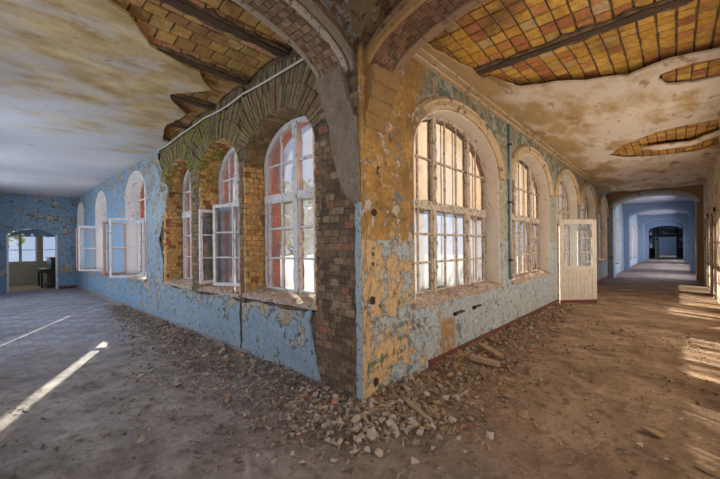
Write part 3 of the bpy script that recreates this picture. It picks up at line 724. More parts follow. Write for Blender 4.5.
# room beyond
ops = [(-.78, .30, 1.02, 2.9), (-2.05, -.95, 1.02, 2.9), (-3.6, -2.4, 1.02, 2.9)]
MB_ = lambda u, z, d: Vector((u, 19.6 + d, z))
bm = bmesh.new(); prism(bm, [(-5, 0), (1.2, 0), (1.2, 3.6), (-5, 3.6)], [[(a, z0), (b, z0), (b, z1), (a, z1)] for a, b, z0, z1 in ops], MB_, 0, .35)
struct(obj('wall_back', bm, CREAM))
bm = bmesh.new(); sbox(bm, (-5.3, 16.45, 0), (-5.0, 19.95, 3.6)); struct(obj('wall_west', bm, CREAM))
bm = bmesh.new(); sbox(bm, (.66, 16.0, 0), (1.2, 19.6, 3.6)); struct(obj('wall_east', bm, CREAM))
bm = bmesh.new(); sbox(bm, (-5.3, 16.46, 3.6), (1.2, 19.95, 3.7)); struct(obj('ceiling', bm, CEIL))
bm = bmesh.new(); sbox(bm, (-5.0, 16.45, -.001), (.03, 19.6, .012)); struct(obj('floor', bm, M_plain('ochre_dusty_floor', (.30, .19, .10), (.42, .28, .17), 2)))
for k, (a, b, z0, z1) in enumerate(ops):
    bm = bmesh.new(); m = (a + b) / 2
    for q in ((a, z0, a, z1), (b, z0, b, z1), (m, z0, m, z1)): rbar(bm, MB_, (q[0], q[1]), (q[2], q[3]), .1, .1, .16)
    for z in (z0 + .03, 2.25, z1 - .03): rbar(bm, MB_, (a, z), (b, z), .07, .1, .16)
    for z in (1.6,): rbar(bm, MB_, (a, z), (b, z), .03, .11, .15)
    r = struct(obj('window_%d' % (k + 20), bm, WHITEL)); bm = bmesh.new(); box(bm, MB_, a, b, z0, z1, .125, .13); obj('pane', bm, GLASSC, r)
# baseboards
bm = bmesh.new(); box(bm, MR, 1.25, 7.8, 0, .13, -.022, 0.0); box(bm, MR, 10.45, 17.2, 0, .13, -.022, 0.0); struct(obj('baseboard_right', bm, DKRED))
bm = bmesh.new(); box(bm, ML, 2.2, 16.1, 0, .10, -.018, 0.0); struct(obj('baseboard_left', bm, M_plain('grey_baseboard', (.16, .15, .15), (.24, .22, .21), 5)))
bm = bmesh.new(); box(bm, ME, -.60, -.0, 0, .12, -.02, 0); struct(obj('baseboard_end', bm, DKRED))
# plain band and cornice under the right-hand ceiling
bm = bmesh.new()
box(bm, MR, .56, 17.2, 3.90, 3.935, -.06, 0); box(bm, MR, .56, 17.2, 3.955, 3.985, -.12, 0)
struct(obj('trim_6', bm, MOULD))

# ------------------------------------------------------------------ ceilings
def tile_field(bm, tones, xs, ys, zf, along_x, tx=.25, ty=.25, lay=None, keep=None, palette=None):
    y = ys[0]; row = 0
    while y < ys[1]:
        x = xs[0] - (tx * .5 if row % 2 and not along_x else 0)
        while x < xs[1]:
            a = max(x, xs[0]) + R.uniform(.008, .019); b = min(x + tx, xs[1]) - R.uniform(.008, .019); c = y + R.uniform(.008, .019); d = min(y + ty, ys[1]) - R.uniform(.008, .019)
            if b - a > .03 and d - c > .03 and (keep is None or keep((a + b) / 2, (c + d) / 2)):
                dz = R.uniform(-.006, .006); col = palette()
                zz = [[zf(p, q) + dz for p in (a, b)] for q in (c, d)]
                V = [bm.verts.new(v) for v in ((a, c, zz[0][0]), (b, c, zz[0][1]), (b, d, zz[1][1]), (a, d, zz[1][0]))]
                e = .006; U = [bm.verts.new(v) for v in ((a - e, c - e, zz[0][0] + .03), (b + e, c - e, zz[0][1] + .03), (b + e, d + e, zz[1][1] + .03), (a - e, d + e, zz[1][0] + .03))]
                fs = [bm.faces.new(V[::-1]), bm.faces.new(U)] + [bm.faces.new((V[i], V[(i + 1) % 4], U[(i + 1) % 4], U[i])) for i in range(4)]
                for f in fs:
                    for l in f.loops: l[lay] = col
            x += tx
        y += ty; row += 1
def pal_right():
    r = R.random()
    if r < .55: return mixc((.62, .33, .045), (.74, .46, .10), R.random())
    if r < .8: return mixc((.52, .22, .06), (.66, .32, .12), R.random())
    if r < .92: return mixc((.40, .13, .05), (.50, .20, .08), R.random())
    return mixc((.50, .36, .08), (.62, .48, .30), R.random())
def pal_left():
    r = R.random()
    if r < .5: return mixc((.50, .24, .11), (.60, .34, .18), R.random())
    if r < .85: return mixc((.48, .29, .08), (.62, .42, .16), R.random())
    return mixc((.30, .12, .05), (.34, .26, .08), R.random())
BEAM_R = [2.07, 4.6, 7.2, 9.8]; BEAM_L = [1.28, 2.22, 3.3, 4.4]
def kap(t, beams, lo, hi, amp=.07):
    e = [lo] + beams + [hi]
    for a, b in zip(e, e[1:]):
        if a <= t <= b: return amp * (1 - ((t - (a + b) / 2) / ((b - a) / 2)) ** 2)
    return 0
# right corridor
bm = bmesh.new(); lay = bm.loops.layers.float_color.new('tone')
tile_field(bm, None, (.56, 10.6), (-3.2, -.02), lambda x, y: 4.02 + kap(x, BEAM_R, .2, 12.2), True, lay=lay, palette=pal_right, tx=.185, ty=.165)
rc = struct(obj('ceiling', bm, TILE))
bm = bmesh.new(); n = 80; prev = None
for i in range(n + 1):
    x = .56 + 10.1 * i / n; z = 4.035 + kap(x, BEAM_R, .2, 12.2)
    cur = [bm.verts.new((x, -3.2, z)), bm.verts.new((x, .02, z)), bm.verts.new((x, .02, 4.4)), bm.verts.new((x, -3.2, 4.4))]
    if prev:
        for k in range(4): bm.faces.new((prev[k], prev[(k + 1) % 4], cur[(k + 1) % 4], cur[k]))
    prev = cur
obj('mortar_bed', bm, MORT, rc)
bm = bmesh.new(); sbox(bm, (10.6, -3.7, 4.02), (62, .6, 4.2)); obj('slab', bm, MORT, rc)
for x in BEAM_R[:1]:
    bm = bmesh.new(); k = 24; rings = []
    for i in range(k + 1):
        y = -3.2 + 3.22 * i / k; wv = R.uniform(-.008, .008); hw = .065 + R.uniform(-.02, .02)
        rings.append([(x - hw, y, 3.985 + wv), (x + hw, y, 3.985 + wv), (x + hw, y, 4.0), (x + .02, y, 4.005), (x + .02, y, 4.12), (x - .02, y, 4.12), (x - .02, y, 4.005), (x - hw, y, 4.0)])
    sweep(bm, rings, None); obj('steel_beam', bm, STEEL, rc)
def beam_mortar(M, t, lo, hi, z, parent, hw=.13):
    pl = [(lo + (hi - lo) * k / 34, t - hw * R.uniform(.5, 1.1)) for k in range(35)] + [(hi - (hi - lo) * k / 34, t + hw * R.uniform(.5, 1.1)) for k in range(35)]
    bm = bmesh.new(); prism(bm, pl, [], M, z + .01, z + .05); obj('crumbling_joint', bm, MORT, parent)
for x in BEAM_R[:1]: beam_mortar(lambda u, v, d: Vector((v, u, d)), x, -3.2, 0, 3.99, rc)
# right plaster: three traced edges
MC = lambda u, v, d: Vector((u, v, 4.0 + d))
edge = [onZ(*p, 3.98) for p in [(493, 78), (507, 84), (520, 88), (540, 86), (557, 83), (574, 82), (585, 82), (603, 79), (627, 77), (644, 70), (670, 60), (694, 55), (720, 50)]]
edge += [(edge[-1][0] + .25, -3.2)]
patch2 = [onZ(*p, 3.98) for p in [(658, 80), (660, 75), (677, 68), (694, 63), (720, 58)]]; patch2 += [(4.05, -3.16), (4.30, -3.16)] + [onZ(*p, 3.98) for p in [(720, 77), (694, 83), (667, 85)]]
patch3 = [onZ(*p, 3.98) for p in [(608, 156), (623, 145), (657, 132), (687, 125), (720, 119)]]; patch3 += [onZ(*p, 3.98) for p in [(720, 131), (690, 142), (655, 146), (640, 149), (660, 150), (690, 146), (719, 136), (720, 144), (694, 152), (653, 157), (627, 158)]]
strip = [onZ(*p, 3.98) for p in [(424, 44), (440, 54), (455, 62), (467, 68), (478, 75)]]
pts = [(.56, -.0), (.56, -.14)] + strip + [(2.25, -.32)] + edge + [(17.3, -3.2), (17.3, 0)]
pts = rough(pts, .09, .02, skip=(0, len(pts) - 1, len(pts) - 2, len(pts) - 3))
bm = bmesh.new(); prism(bm, pts, [rough(patch2, .1, .015), rough(patch3, .12, .02)], MC, -.018, .012); obj('plaster_coat', bm, CEIL, rc)
bm = bmesh.new(); sbox(bm, (17.3, -3.2, 3.97), (62, 0, 4.03)); obj('plaster_coat', bm, CEIL, rc)
# left corridor
zl = lambda x, y: zceil(y) + .035 + kap(y, BEAM_L, .2, 5.6, .06)
bm = bmesh.new(); lay = bm.loops.layers.float_color.new('tone')
tile_field(bm, None, (-3.3, -.0), (.6, 5.4), zl, False, lay=lay, palette=pal_left, tx=.215, ty=.185)
lc = struct(obj('ceiling', bm, TILE))
bm = bmesh.new(); n = 60; prev = None
for i in range(n + 1):
    y = .6 + 5.3 * i / n; z = zl(0, y) + .02
    cur = [bm.verts.new((-3.3, y, z)), bm.verts.new((.03, y, z)), bm.verts.new((.03, y, 4.5)), bm.verts.new((-3.3, y, 4.5))]
    if prev:
        for k in range(4): bm.faces.new((prev[k], prev[(k + 1) % 4], cur[(k + 1) % 4], cur[k]))
    prev = cur
obj('mortar_bed', bm, MORT, lc)
for y in BEAM_L:
    bm = bmesh.new(); k = 24; rings = []; zb = zceil(y) + .01
    for i in range(k + 1):
        x = -3.3 + 3.3 * i / k; wv = R.uniform(-.008, .008); hw = .055 + R.uniform(-.01, .012)
        rings.append([(x, y - hw, zb + wv), (x, y + hw, zb + wv), (x, y + hw, zb + .015), (x, y + .02, zb + .02), (x, y + .02, zb + .16), (x, y - .02, zb + .16), (x, y - .02, zb + .02), (x, y - hw, zb + .015)])
    sweep(bm, rings, None); obj('steel_beam', bm, STEEL, lc)
for y in BEAM_L: beam_mortar(lambda u, v, d: Vector((u, v, d)), y, -3.3, -.01, zceil(y) + .018, lc, .12)
MCL = lambda u, v, d: Vector((u, v, zceil(v) + d))
el_ = [onCL(*p) for p in [(107, 0), (118, 8), (129, 15), (136, 25), (142, 35), (150, 46), (159, 51), (170, 57), (187, 67), (200, 72), (202, 78), (207, 85), (212, 90), (193, 92), (170, 94), (171, 99), (175, 104), (186, 114), (176, 120), (166, 126), (162, 140)]]
pl = [(-3.3, el_[0][1] - .9)] + [(x, y) for x, y in el_ if x < -.01] + [(0, 5.3), (0, 5.9), (-3.3, 5.9)]
pl = rough(pl, .09, .02, skip=(len(pl) - 1, len(pl) - 2, len(pl) - 3))
bm = bmesh.new(); prism(bm, pl, [], MCL, -.005, .03); obj('plaster_coat', bm, CEIL, lc)
bm = bmesh.new(); sbox(bm, (-3.3, 5.9, 3.745), (.0, 16.1, 3.95)); obj('plaster_coat', bm, CEIL, lc)

# ------------------------------------------------------------------ junction: two cross arches and the groin vault
SPR, RISE = 3.42, .50
def cross_arch(name, M, ulen, d0, d1, mat, spring=SPR, rise=RISE, top=4.4, leg=None):
    """M(u,z,d): u across the corridor 0..ulen"""
    bm = bmesh.new(); c = ulen / 2; n = 36; lo = []
    for k in range(n + 1):
        t = math.pi * k / n; lo.append((c - c * math.cos(t), spring + rise * math.sin(t)))
    prism(bm, lo + [(ulen, top), (0, top)], [], M, d0, d1); r = struct(obj(name, bm, mat)); return r, lo
def arch_band(parent, M, lo, d0, d1, out, mat, name='moulding', th=.03):
    bm = bmesh.new(); rings = []; n = len(lo)
    for k, (u, z) in enumerate(lo):
        a = lo[max(k - 1, 0)]; b = lo[min(k + 1, n - 1)]; t = Vector((b[0] - a[0], b[1] - a[1])).normalized(); nn = Vector((-t.y, t.x))
        if nn.y < 0 and abs(nn.y) > .05: nn = -nn
        j = R.uniform(-.004, .004)
        p = Vector((u, z)); q = p - nn * th; s = p + nn * out
        rings.append([M(q.x, q.y, d0 + j), M(s.x, s.y, d0 + j), M(s.x, s.y, d1), M(q.x, q.y, d1)])
    sweep(bm, rings, None); return obj(name, bm, mat, parent)
MA = lambda u, z, d: Vector((-u, d, z))        # across the left corridor
MB2 = lambda u, z, d: Vector((d, -u, z))       # across the right corridor
ra, lo = cross_arch('trim_7', MA, 3.3, .08, .60, BRICK)
arch_band(ra, MA, lo, .075, .12, .05, CORBEL, th=.02); arch_band(ra, MA, lo, .15, .21, .04, M_plain('pale_worn_moulding', (.24, .19, .15), (.40, .34, .29), 5, .9, (.12, .08, .05), .56), th=.035)
arch_band(ra, MA, lo, .56, .615, .06, M_plain('grey_worn_moulding', (.20, .155, .11), (.31, .26, .21), 5, .9, (.1, .07, .05), .58), th=.03)
rb, lo2 = cross_arch('trim_8', MB2, 3.2, .08, .55, M_plain('red_brown_arch_plaster', (.17, .085, .05), (.26, .15, .09), 5, .95, (.07, .04, .025), .55))
arch_band(rb, MB2, lo2, .46, .565, .08, M_plain('brown_arch_band', (.17, .10, .06), (.28, .18, .115), 5, .95, (.14, .08, .05), .58), th=.03)
arch_band(rb, MB2, lo2, .07, .12, .05, CORBELR, th=.02)
def soffit_bricks(parent, M, lo, d0, d1, tone, rows):
    bm, lay = tonebm(); L = [0.0]
    for a, b in zip(lo, lo[1:]): L.append(L[-1] + math.hypot(b[0] - a[0], b[1] - a[1]))
    def at(sx):
        sx = min(max(sx, 0), L[-1] - 1e-4); i = max(k for k in range(len(L) - 1) if L[k] <= sx); t = (sx - L[i]) / (L[i + 1] - L[i])
        return lo[i][0] + (lo[i + 1][0] - lo[i][0]) * t, lo[i][1] + (lo[i + 1][1] - lo[i][1]) * t
    n = int(L[-1] / .076); wd = (d1 - d0) / rows
    for k in range(n):
        a = at(L[-1] * (k + .06) / n); b = at(L[-1] * (k + .93) / n); t = Vector((b[0] - a[0], b[1] - a[1])).normalized(); nn = Vector((t.y, -t.x))
        for r_ in range(-1, rows):
            e0 = d0 + wd * (r_ + (.5 if k % 2 else 0)) + .005; e1 = e0 + wd - .01; e0 = max(e0, d0); e1 = min(e1, d1)
            if e1 - e0 < .03: continue
            h = R.uniform(.002, .016); n0 = len(bm.faces)
            prism(bm, [a, b, (b[0] + nn.x * h, b[1] + nn.y * h), (a[0] + nn.x * h, a[1] + nn.y * h)], [], M, e0, e1); paint_new(bm, lay, n0, tone())
    return obj('soffit_brickwork', bm, TONE, parent)
soffit_bricks(ra, MA, lo, .215, .555, lambda: mixc((.34, .21, .13), (.14, .085, .055), R.random()), 3)
soffit_bricks(rb, MB2, lo2, .125, .455, lambda: mixc((.24, .12, .07), (.10, .055, .035), R.random()), 3)
# groin vault over the crossing
bm = bmesh.new(); n = 40; G = []
ff = lambda t, L: math.sqrt(max(0, 1 - ((t - L / 2) / (L / 2)) ** 2))
for i in range(n + 1):
    row = []
    for j in range(n + 1):
        a = (1 - math.cos(math.pi * i / n)) / 2; b = (1 - math.cos(math.pi * j / n)) / 2
        u = a * 3.3; v = b * 3.2
        z = SPR + .03 + .62 * max(ff(u, 3.3), ff(v, 3.2)); row.append(bm.verts.new((-u + .08 * (1 - a), -v + .08 * (1 - b), z + .004 * R.uniform(-1, 1))))
    G.append(row)
for i in range(n):
    for j in range(n): bm.faces.new((G[i][j], G[i][j + 1], G[i + 1][j + 1], G[i + 1][j]))
bmesh.ops.solidify(bm, geom=bm.faces[:], thickness=-.08)
struct(obj('ceiling', bm, VAULT, smooth=False))
# corbels (springers) under the arches
bm = bmesh.new(); rings = []
for z, a, b, pr in ((3.47, .20, .59, .09), (3.32, .17, .57, .095), (3.30, .17, .55, .075), (3.13, .13, .51, .070), (3.11, .12, .50, .045), (2.96, .08, .465, .040), (2.93, .04, .455, .022), (2.7, .03, .42, .020), (2.5, .02, .375, .018), (2.3, .015, .30, .016), (2.15, .015, .21, .014), (2.05, .015, .12, .012), (2.0, .015, .06, .010)):
    m = 6; rings.append([ML(b + (a - b) * k / m + R.uniform(-.004, .004), z + R.uniform(-.006, .006), -pr + R.uniform(-.013, .013)) for k in range(m + 1)] + [ML(a, z, .03), ML(b, z, .03)])
sweep(bm, rings, None); struct(obj('trim_9', bm, CORBEL))
bm = bmesh.new(); rings = []
for z, a, b, pr in ((3.47, .10, .54, .11), (3.31, .10, .52, .11), (3.295, .10, .50, .075), (3.15, .09, .48, .075), (3.135, .09, .46, .050), (3.0, .07, .44, .045), (2.985, .06, .42, .02), (2.84, .06, .38, .015)):
    m = 8; rings.append([MR(a + (b - a) * k / m + R.uniform(-.004, .004), z + R.uniform(-.008, .008), -pr + R.uniform(-.010, .010)) for k in range(m + 1)] + [MR(b, z, .03), MR(a, z, .03)])
sweep(bm, rings, None); struct(obj('trim_10', bm, CORBELR))
# corner strip
bm = bmesh.new(); rbar(bm, ML, (.035, .02), (.035, 2.05), .07, -.022, -.004, .1, .006); struct(obj('trim_11', bm, BEAD))

# ------------------------------------------------------------------ far arches of the right-hand corridor
BLUEP = M_plain('pale_blue_arch_edge', (.22, .30, .40), (.34, .42, .50), 2, .8, (.16, .10, .06), .62)
RUSTP = M_plain('rusty_ochre_plaster', (.22, .14, .07), (.34, .22, .11), 2, .9, (.10, .07, .05), .60)
BLUEW = M_plain('grey_blue_flaking_paint', (.20, .26, .34), (.34, .40, .46), 2, .8, (.16, .12, .09), .58)
BLUED = M_plain('faded_blue_wall_paint', (.17, .23, .34), (.28, .35, .45), 1.5, .8, (.1, .1, .12), .64)
def far_arch(k, x0, x1, proj, spring, rise, mat, edge_mat):
    MX = lambda u, z, d: Vector((d, -u, z)); n = 30; L = 3.2; c = L / 2; h = c - proj
    out = [(0, 0), (proj, 0)] + [(c - h * math.cos(math.pi * i / n), spring + rise * math.sin(math.pi * i / n)) for i in range(n + 1)] + [(L - proj, 0), (L, 0), (L, 4.02), (0, 4.02)]
    bm = bmesh.new(); prism(bm, out, [], MX, x0, x1); r = struct(obj('trim_%d' % k, bm, mat))
    arch_band(r, MX, out[2:n + 3], x0 - .04, x0 + .05, .12, edge_mat, th=.01); return r
ra1 = far_arch(12, 17.3, 18.3, .20, 3.30, .50, RUSTP, BLUEP)
for u in (0, 3.0):
    bm = bmesh.new(); sbox(bm, (17.28, -u - .205 if u == 0 else -3.2, 0), (18.32, 0 if u == 0 else -2.995, 3.25)); obj('pier_coat', bm, BLUEW if u == 0 else RUSTP, ra1)
far_arch(13, 24.2, 25.0, .24, 3.15, .50, BLUED, BLUEP)
far_arch(14, 35.5, 36.5, .30, 3.0, .60, BLUED, BLUEP)
far_arch(15, 43.5, 44.3, .30, 2.9, .5, BLUED, BLUED)
# dark glazed partition with fanlight
MX = lambda u, z, d: Vector((48.5 + d, -u, z))
bm = bmesh.new()
for u in (.05, .9, 2.5, 3.15): rbar(bm, MX, (u, 0), (u, 3.9), .14, 0, .12)
rbar(bm, MX, (0, 2.45), (3.2, 2.45), .22, 0, .12); rbar(bm, MX, (0, 3.85), (3.2, 3.85), .3, 0, .12)
box(bm, MX, .05, .85, 0, 1.1, .03, .08); box(bm, MX, 2.55, 3.15, 0, 1.1, .03, .08)
r = struct(obj('door_4', bm, DARKWOOD)); bm = bmesh.new()
for k in range(14): u = .15 + k * .223; rbar(bm, MX, (u, 2.55), (u, 3.7), .035, .03, .08)
obj('fanlight_bar', bm, DARKWOOD, r)
bm = bmesh.new(); box(bm, MX, .1, 3.1, 2.55, 3.75, .05, .06); box(bm, MX, .1, .85, 1.1, 2.4, .05, .06); box(bm, MX, 2.55, 3.1, 1.1, 2.4, .05, .06); obj('pane', bm, GLASSR, r)
leaf(r, (48.4, -.9, .03), (-.86, .22, 0), .85, 2.35, 1, 1, WHITEL, None, fw=.1, solid=1.9, name='door_leaf')
bm = bmesh.new(); sbox(bm, (62, -3.75, 0), (62.3, .62, 4.3)); struct(obj('wall_far', bm, BLUED))

# ------------------------------------------------------------------ things on the walls
path = [(-.045,) + onL(*p, xx=-.045) for p in [(158, 150), (166, 146), (175, 139), (183, 133), (192, 127), (203, 119), (213, 114), (224, 108), (234, 101), (243, 94), (258, 86), (275, 76), (290, 67), (305, 58)]]
bm = bmesh.new(); tube(bm, smooth_path([(p[0], p[1], p[2]) for p in path], 4), .014)
cb = tag(obj('cable', bm, CABLE, smooth=True), 'dirty white cable sagging across the mossy brick above the left windows', 'cable')
for i in (4, 7, 9):
    bm = bmesh.new(); p = Vector(path[i]); box(bm, ML, p.y - .02, p.y + .02, p.z - .025, p.z + .025, -.05, -.002); obj('clip', bm, STEEL, cb)
bm = bmesh.new(); tube(bm, [(4.19, -.035, 3.9), (4.19, -.035, 3.0), (4.19, -.03, 2.0), (4.19, -.035, .95)], .028)
pp = tag(obj('wall_pipe', bm, PIPE, smooth=True), 'grey painted pipe running straight down the wall between the two nearest right windows', 'pipe')
for z in (1.3, 2.4, 3.5):
    bm = bmesh.new(); box(bm, MR, 4.14, 4.24, z, z + .03, -.07, -.001); obj('bracket', bm, STEEL, pp)
wp = [onR(*p, yy=-.02) for p in [(364, 200), (365, 212), (368, 225), (366, 250), (368, 270), (372, 280), (369, 300), (367, 325), (366, 345)]]
bm = bmesh.new(); tube(bm, smooth_path([(max(.02, u), -.012, z) for u, z in wp], 5), .0022, 5)
tag(obj('wire', bm, WIRE, smooth=True), 'thin dark wire dangling down the ochre corner pillar', 'wire')
for px, py, w_ in ((458, 312, .28), (476, 306, .26)):
    u, z = onR(px, py); bm = bmesh.new(); box(bm, MR, u - w_ / 2, u + w_ / 2, z - .012, z + .012, -.045, .0); box(bm, MR, u - w_ / 2, u - w_ / 2 + .02, z - .03, z + .012, -.05, .0)
    tag(obj('wall_bracket', bm, STEEL), 'short rusty bracket %s below the nearest right window' % ('on the wall near its broken sill corner,' if px < 470 else 'further along the wall,'), 'bracket')

# dark upright piano in the room beyond the left doorway
t = tag(empty('upright_piano', (-.78, 17.6, .012)), 'black upright piano seen through the doorway at the end of the left corridor', 'piano')
def pbox(name, parent, a, b, mat=DARKWOOD):
    bm = bmesh.new(); sbox(bm, a, b); bmesh.ops.bevel(bm, geom=bm.edges[:], offset=.012, segments=1); return obj(name, bm, mat, parent)
pbox('case', t, (.05, -.7, 0), (.42, .7, 1.22)); pbox('lid', t, (.0, -.73, 1.22), (.46, .73, 1.27))
kb = pbox('keyboard_shelf', t, (-.28, -.68, .62), (.05, .68, .78)); pbox('keys', kb, (-.24, -.6, .775), (.0, .6, .79), CREAM)
for s in (-.62, .56): pbox('leg', t, (-.26, s, 0), (-.19, s + .07, .62))
pbox('base_board', t, (-.05, -.7, 0), (.05, .7, .12))

# ------------------------------------------------------------------ trees outside
def tree(loc, h, crown, label, seed):
    rr = random.Random(seed); root = tag(empty('tree', loc), label, 'tree', 'trees outside the windows')
    bm = bmesh.new(); tube(bm, [(0, 0, 0), (.1, .05, h * .3), (-.05, .1, h * .6), (.05, 0, h * .9)], .16)
    for k in range(7):
        a = rr.uniform(0, 6.3); z = h * rr.uniform(.35, .7); L = crown * rr.uniform(.5, .8); tube(bm, [(0, 0, z), (math.cos(a) * L * .5, math.sin(a) * L * .5, z + L * .3), (math.cos(a) * L, math.sin(a) * L, z + L * .6)], .05, 5)
    obj('trunk', bm, BARK, root); bm = bmesh.new()
    for k in range(1300):
        v = Vector((rr.gauss(0, 1), rr.gauss(0, 1), rr.gauss(0, 1))).normalized() * crown * rr.uniform(.5, 1); v.z = v.z * .9 + h * .7
        a = Vector((rr.uniform(-1, 1), rr.uniform(-1, 1), rr.uniform(-1, 1))).normalized() * .16; b = a.cross(Vector((rr.uniform(-1, 1), rr.uniform(-1, 1), 1))).normalized() * .10
        bm.faces.new([bm.verts.new(v + q) for q in (-a, b, a, -b)])
    obj('foliage', bm, LEAFM, root)
tree((-2.6, 27, -1), 6.5, 2.4, 'yellow-green tree seen through the far room window at the end of the left corridor', 3)
tree((6.5, 9.5, -1), 5.5, 1.9, 'green tree in the courtyard behind the nearest left window', 5)

# ------------------------------------------------------------------ rubble
def hull(rr, r, sq=(1, 1, .7), n=12):
    bm = bmesh.new()
    for _ in range(n):
        v = Vector((rr.gauss(0, 1), rr.gauss(0, 1), rr.gauss(0, 1))).normalized() * r * rr.uniform(.8, 1.05); bm.verts.new((v.x * sq[0], v.y * sq[1], v.z * sq[2]))
    q = bmesh.ops.convex_hull(bm, input=bm.verts[:]); bmesh.ops.delete(bm, geom=[e for e in q['geom_interior'] if isinstance(e, bmesh.types.BMVert)], context='VERTS')
    return bm
def mound(x, y):
    """height of the rubble bank at a floor point"""
    dx = max(0, -x) if y > 0 else 99; dy = max(0, -y) if x > 0 else 99
    if x <= 0 and y <= 0: d = math.hypot(x, y) * .9; s = 0; k = 0
    elif y > 0 and x <= 0: d = -x; k = y; s = 1
    else: d = -y; k = x; s = 2
    nz = mnoise.noise(Vector((x * 1.3, y * 1.3, 0))) * .4 + mnoise.noise(Vector((x * 4, y * 4, 3))) * .25
    wd = (1.05 - .10 * k if s == 1 else 1.05 - .13 * k if s == 2 else .95) + nz * .35
    hh = (min(.06, .03 + .02 * k) if s == 1 else min(.075, .03 + .03 * k) if s == 2 else .03)
    if wd <= .05 or hh <= 0: return 0
    t = max(0, 1 - d / wd); return max(0, hh * t ** 1.3 * (1 + nz) + .012 * nz * t)
for nm, (x0, x1, y0, y1), lab in (('rubble_bank', (-1.5, .0, 0, 9.0), 'bank of crumbled mortar and dust along the foot of the blue left wall'),
                                ('rubble_bank', (-1.5, 7.0, -1.5, .0), 'bank of brown crumbled mortar along the foot of the grey right wall')):
    bm = bmesh.new(); st = .06; nx = int((x1 - x0) / st); ny = int((y1 - y0) / st); G = []
    for i in range(nx + 1):
        G.append([])
        for j in range(ny + 1):
            x = x0 + (x1 - x0) * i / nx; y = y0 + (y1 - y0) * j / ny; m = mound(x, y)
            z = m + (mnoise.noise(Vector((x * 11, y * 11, 1))) * .020 + R.uniform(-.008, .008)) * min(1, m * 25) - .004 * (m < .003)
            G[-1].append(bm.verts.new((x, y, z)))
    for i in range(nx):
        for j in range(ny):
            q = [G[i][j], G[i + 1][j], G[i + 1][j + 1], G[i][j + 1]]
            if max(v.co.z for v in q) > .004: bm.faces.new(q)
    bmesh.ops.delete(bm, geom=[v for v in bm.verts if not v.link_faces], context='VERTS')
    ex = bmesh.ops.extrude_face_region(bm, geom=bm.faces[:])
    for v in [g for g in ex['geom'] if isinstance(g, bmesh.types.BMVert)]: v.co.z = -.01
    tag(obj(nm, bm, EARTH), lab, 'rubble', kind='stuff')
# fine chips: uncountable
def chips(count, sampler, lab, mats):
    bm = bmesh.new(); rr = random.Random(count)
    for _ in range(count):
        x, y = sampler(rr); r = rr.choice((.010, .015, .022, .032)) * rr.uniform(.8, 1.4); x = min(x, -.03) if y > 0 and x < .02 else x; y = min(y, -.03) if x > 0 else y; z = mound(x, y) + r * .2
        vs = [bm.verts.new((x + rr.uniform(-1, 1) * r, y + rr.uniform(-1, 1) * r, z + rr.uniform(-.5, .9) * r)) for _ in range(4)] + [bm.verts.new((x + rr.uniform(-1, 1) * r, y + rr.uniform(-1, 1) * r, z + rr.uniform(0, .9) * r))]
        mi = rr.choices(range(len(mats)), [6, 2, 4, .35][:len(mats)])[0]
        for f in ((0, 1, 2), (0, 2, 3), (0, 3, 1), (4, 1, 2), (4, 2, 3), (4, 3, 1)):
            try: bm.faces.new([vs[i] for i in f]).material_index = mi
            except ValueError: pass
    tag(obj('rubble_chips', bm, mats), lab, 'rubble', kind='stuff')
def samp_left(rr):
    y = rr.random() ** 1.4 * 9; return (-abs(rr.gauss(0, .42)) * (1.5 - .12 * y) - .02, y)
def samp_right(rr):
    x = rr.random() ** 1.4 * 8; return (x, -abs(rr.gauss(0, .40)) * (1.4 - .12 * x) - .02)
def samp_corner(rr):
    a = rr.uniform(math.pi, 1.5 * math.pi); r = abs(rr.gauss(0, .55)); return (r * math.cos(a), r * math.sin(a))
chips(6500, samp_left, 'fine chips of fallen plaster strewn along the left wall', [STONE, STONEP, EARTH, BRK])
chips(5500, samp_right, 'fine brown chips of fallen plaster strewn along the right wall', [STONER, STONEP, EARTH, BRK])
chips(900, samp_corner, 'fine pale chips strewn round the foot of the wall corner', [STONE, STONEP, EARTH, BRK])
chips(500, lambda rr: (rr.uniform(.2, 6), rr.uniform(-2.9, -.9)), 'scattered chips on the open brown floor of the right corridor', [STONER, STONEP, EARTH])
chips(260, lambda rr: (rr.uniform(-2.9, -.9), rr.uniform(.0, 3.0)), 'scattered chips on the open grey floor of the left corridor', [STONE, STONEP, EARTH])

protos = {}
def stone_at(x, y, r, mat, label, group=None, sq=(1, 1, .7), seed=None, lift=.35, rot=None, name='rubble_stone'):
    rr = random.Random(seed if seed is not None else R.random()); key = (mat.name, R.randrange(9)) if group else None
    if group and key in protos:
        o = protos[key].copy(); C.objects.link(o)
    else:
        bm = hull(rr, 1.0, sq, 11 if group else 14)
        bmesh.ops.bevel(bm, geom=bm.edges[:], offset=.05, segments=1, affect='EDGES'); o = obj(name, bm, mat)
        if key: protos[key] = o
    o.location = (x, y, mound(x, y) + r * lift); o.scale = (r * R.uniform(.85, 1.2), r * R.uniform(.85, 1.2), r * R.uniform(.8, 1.1)) if group else (r, r, r)
    o.rotation_euler = rot or (R.uniform(-.4, .4), R.uniform(-.4, .4), R.uniform(0, 6.28))
    return tag(o, label, 'stone', group)
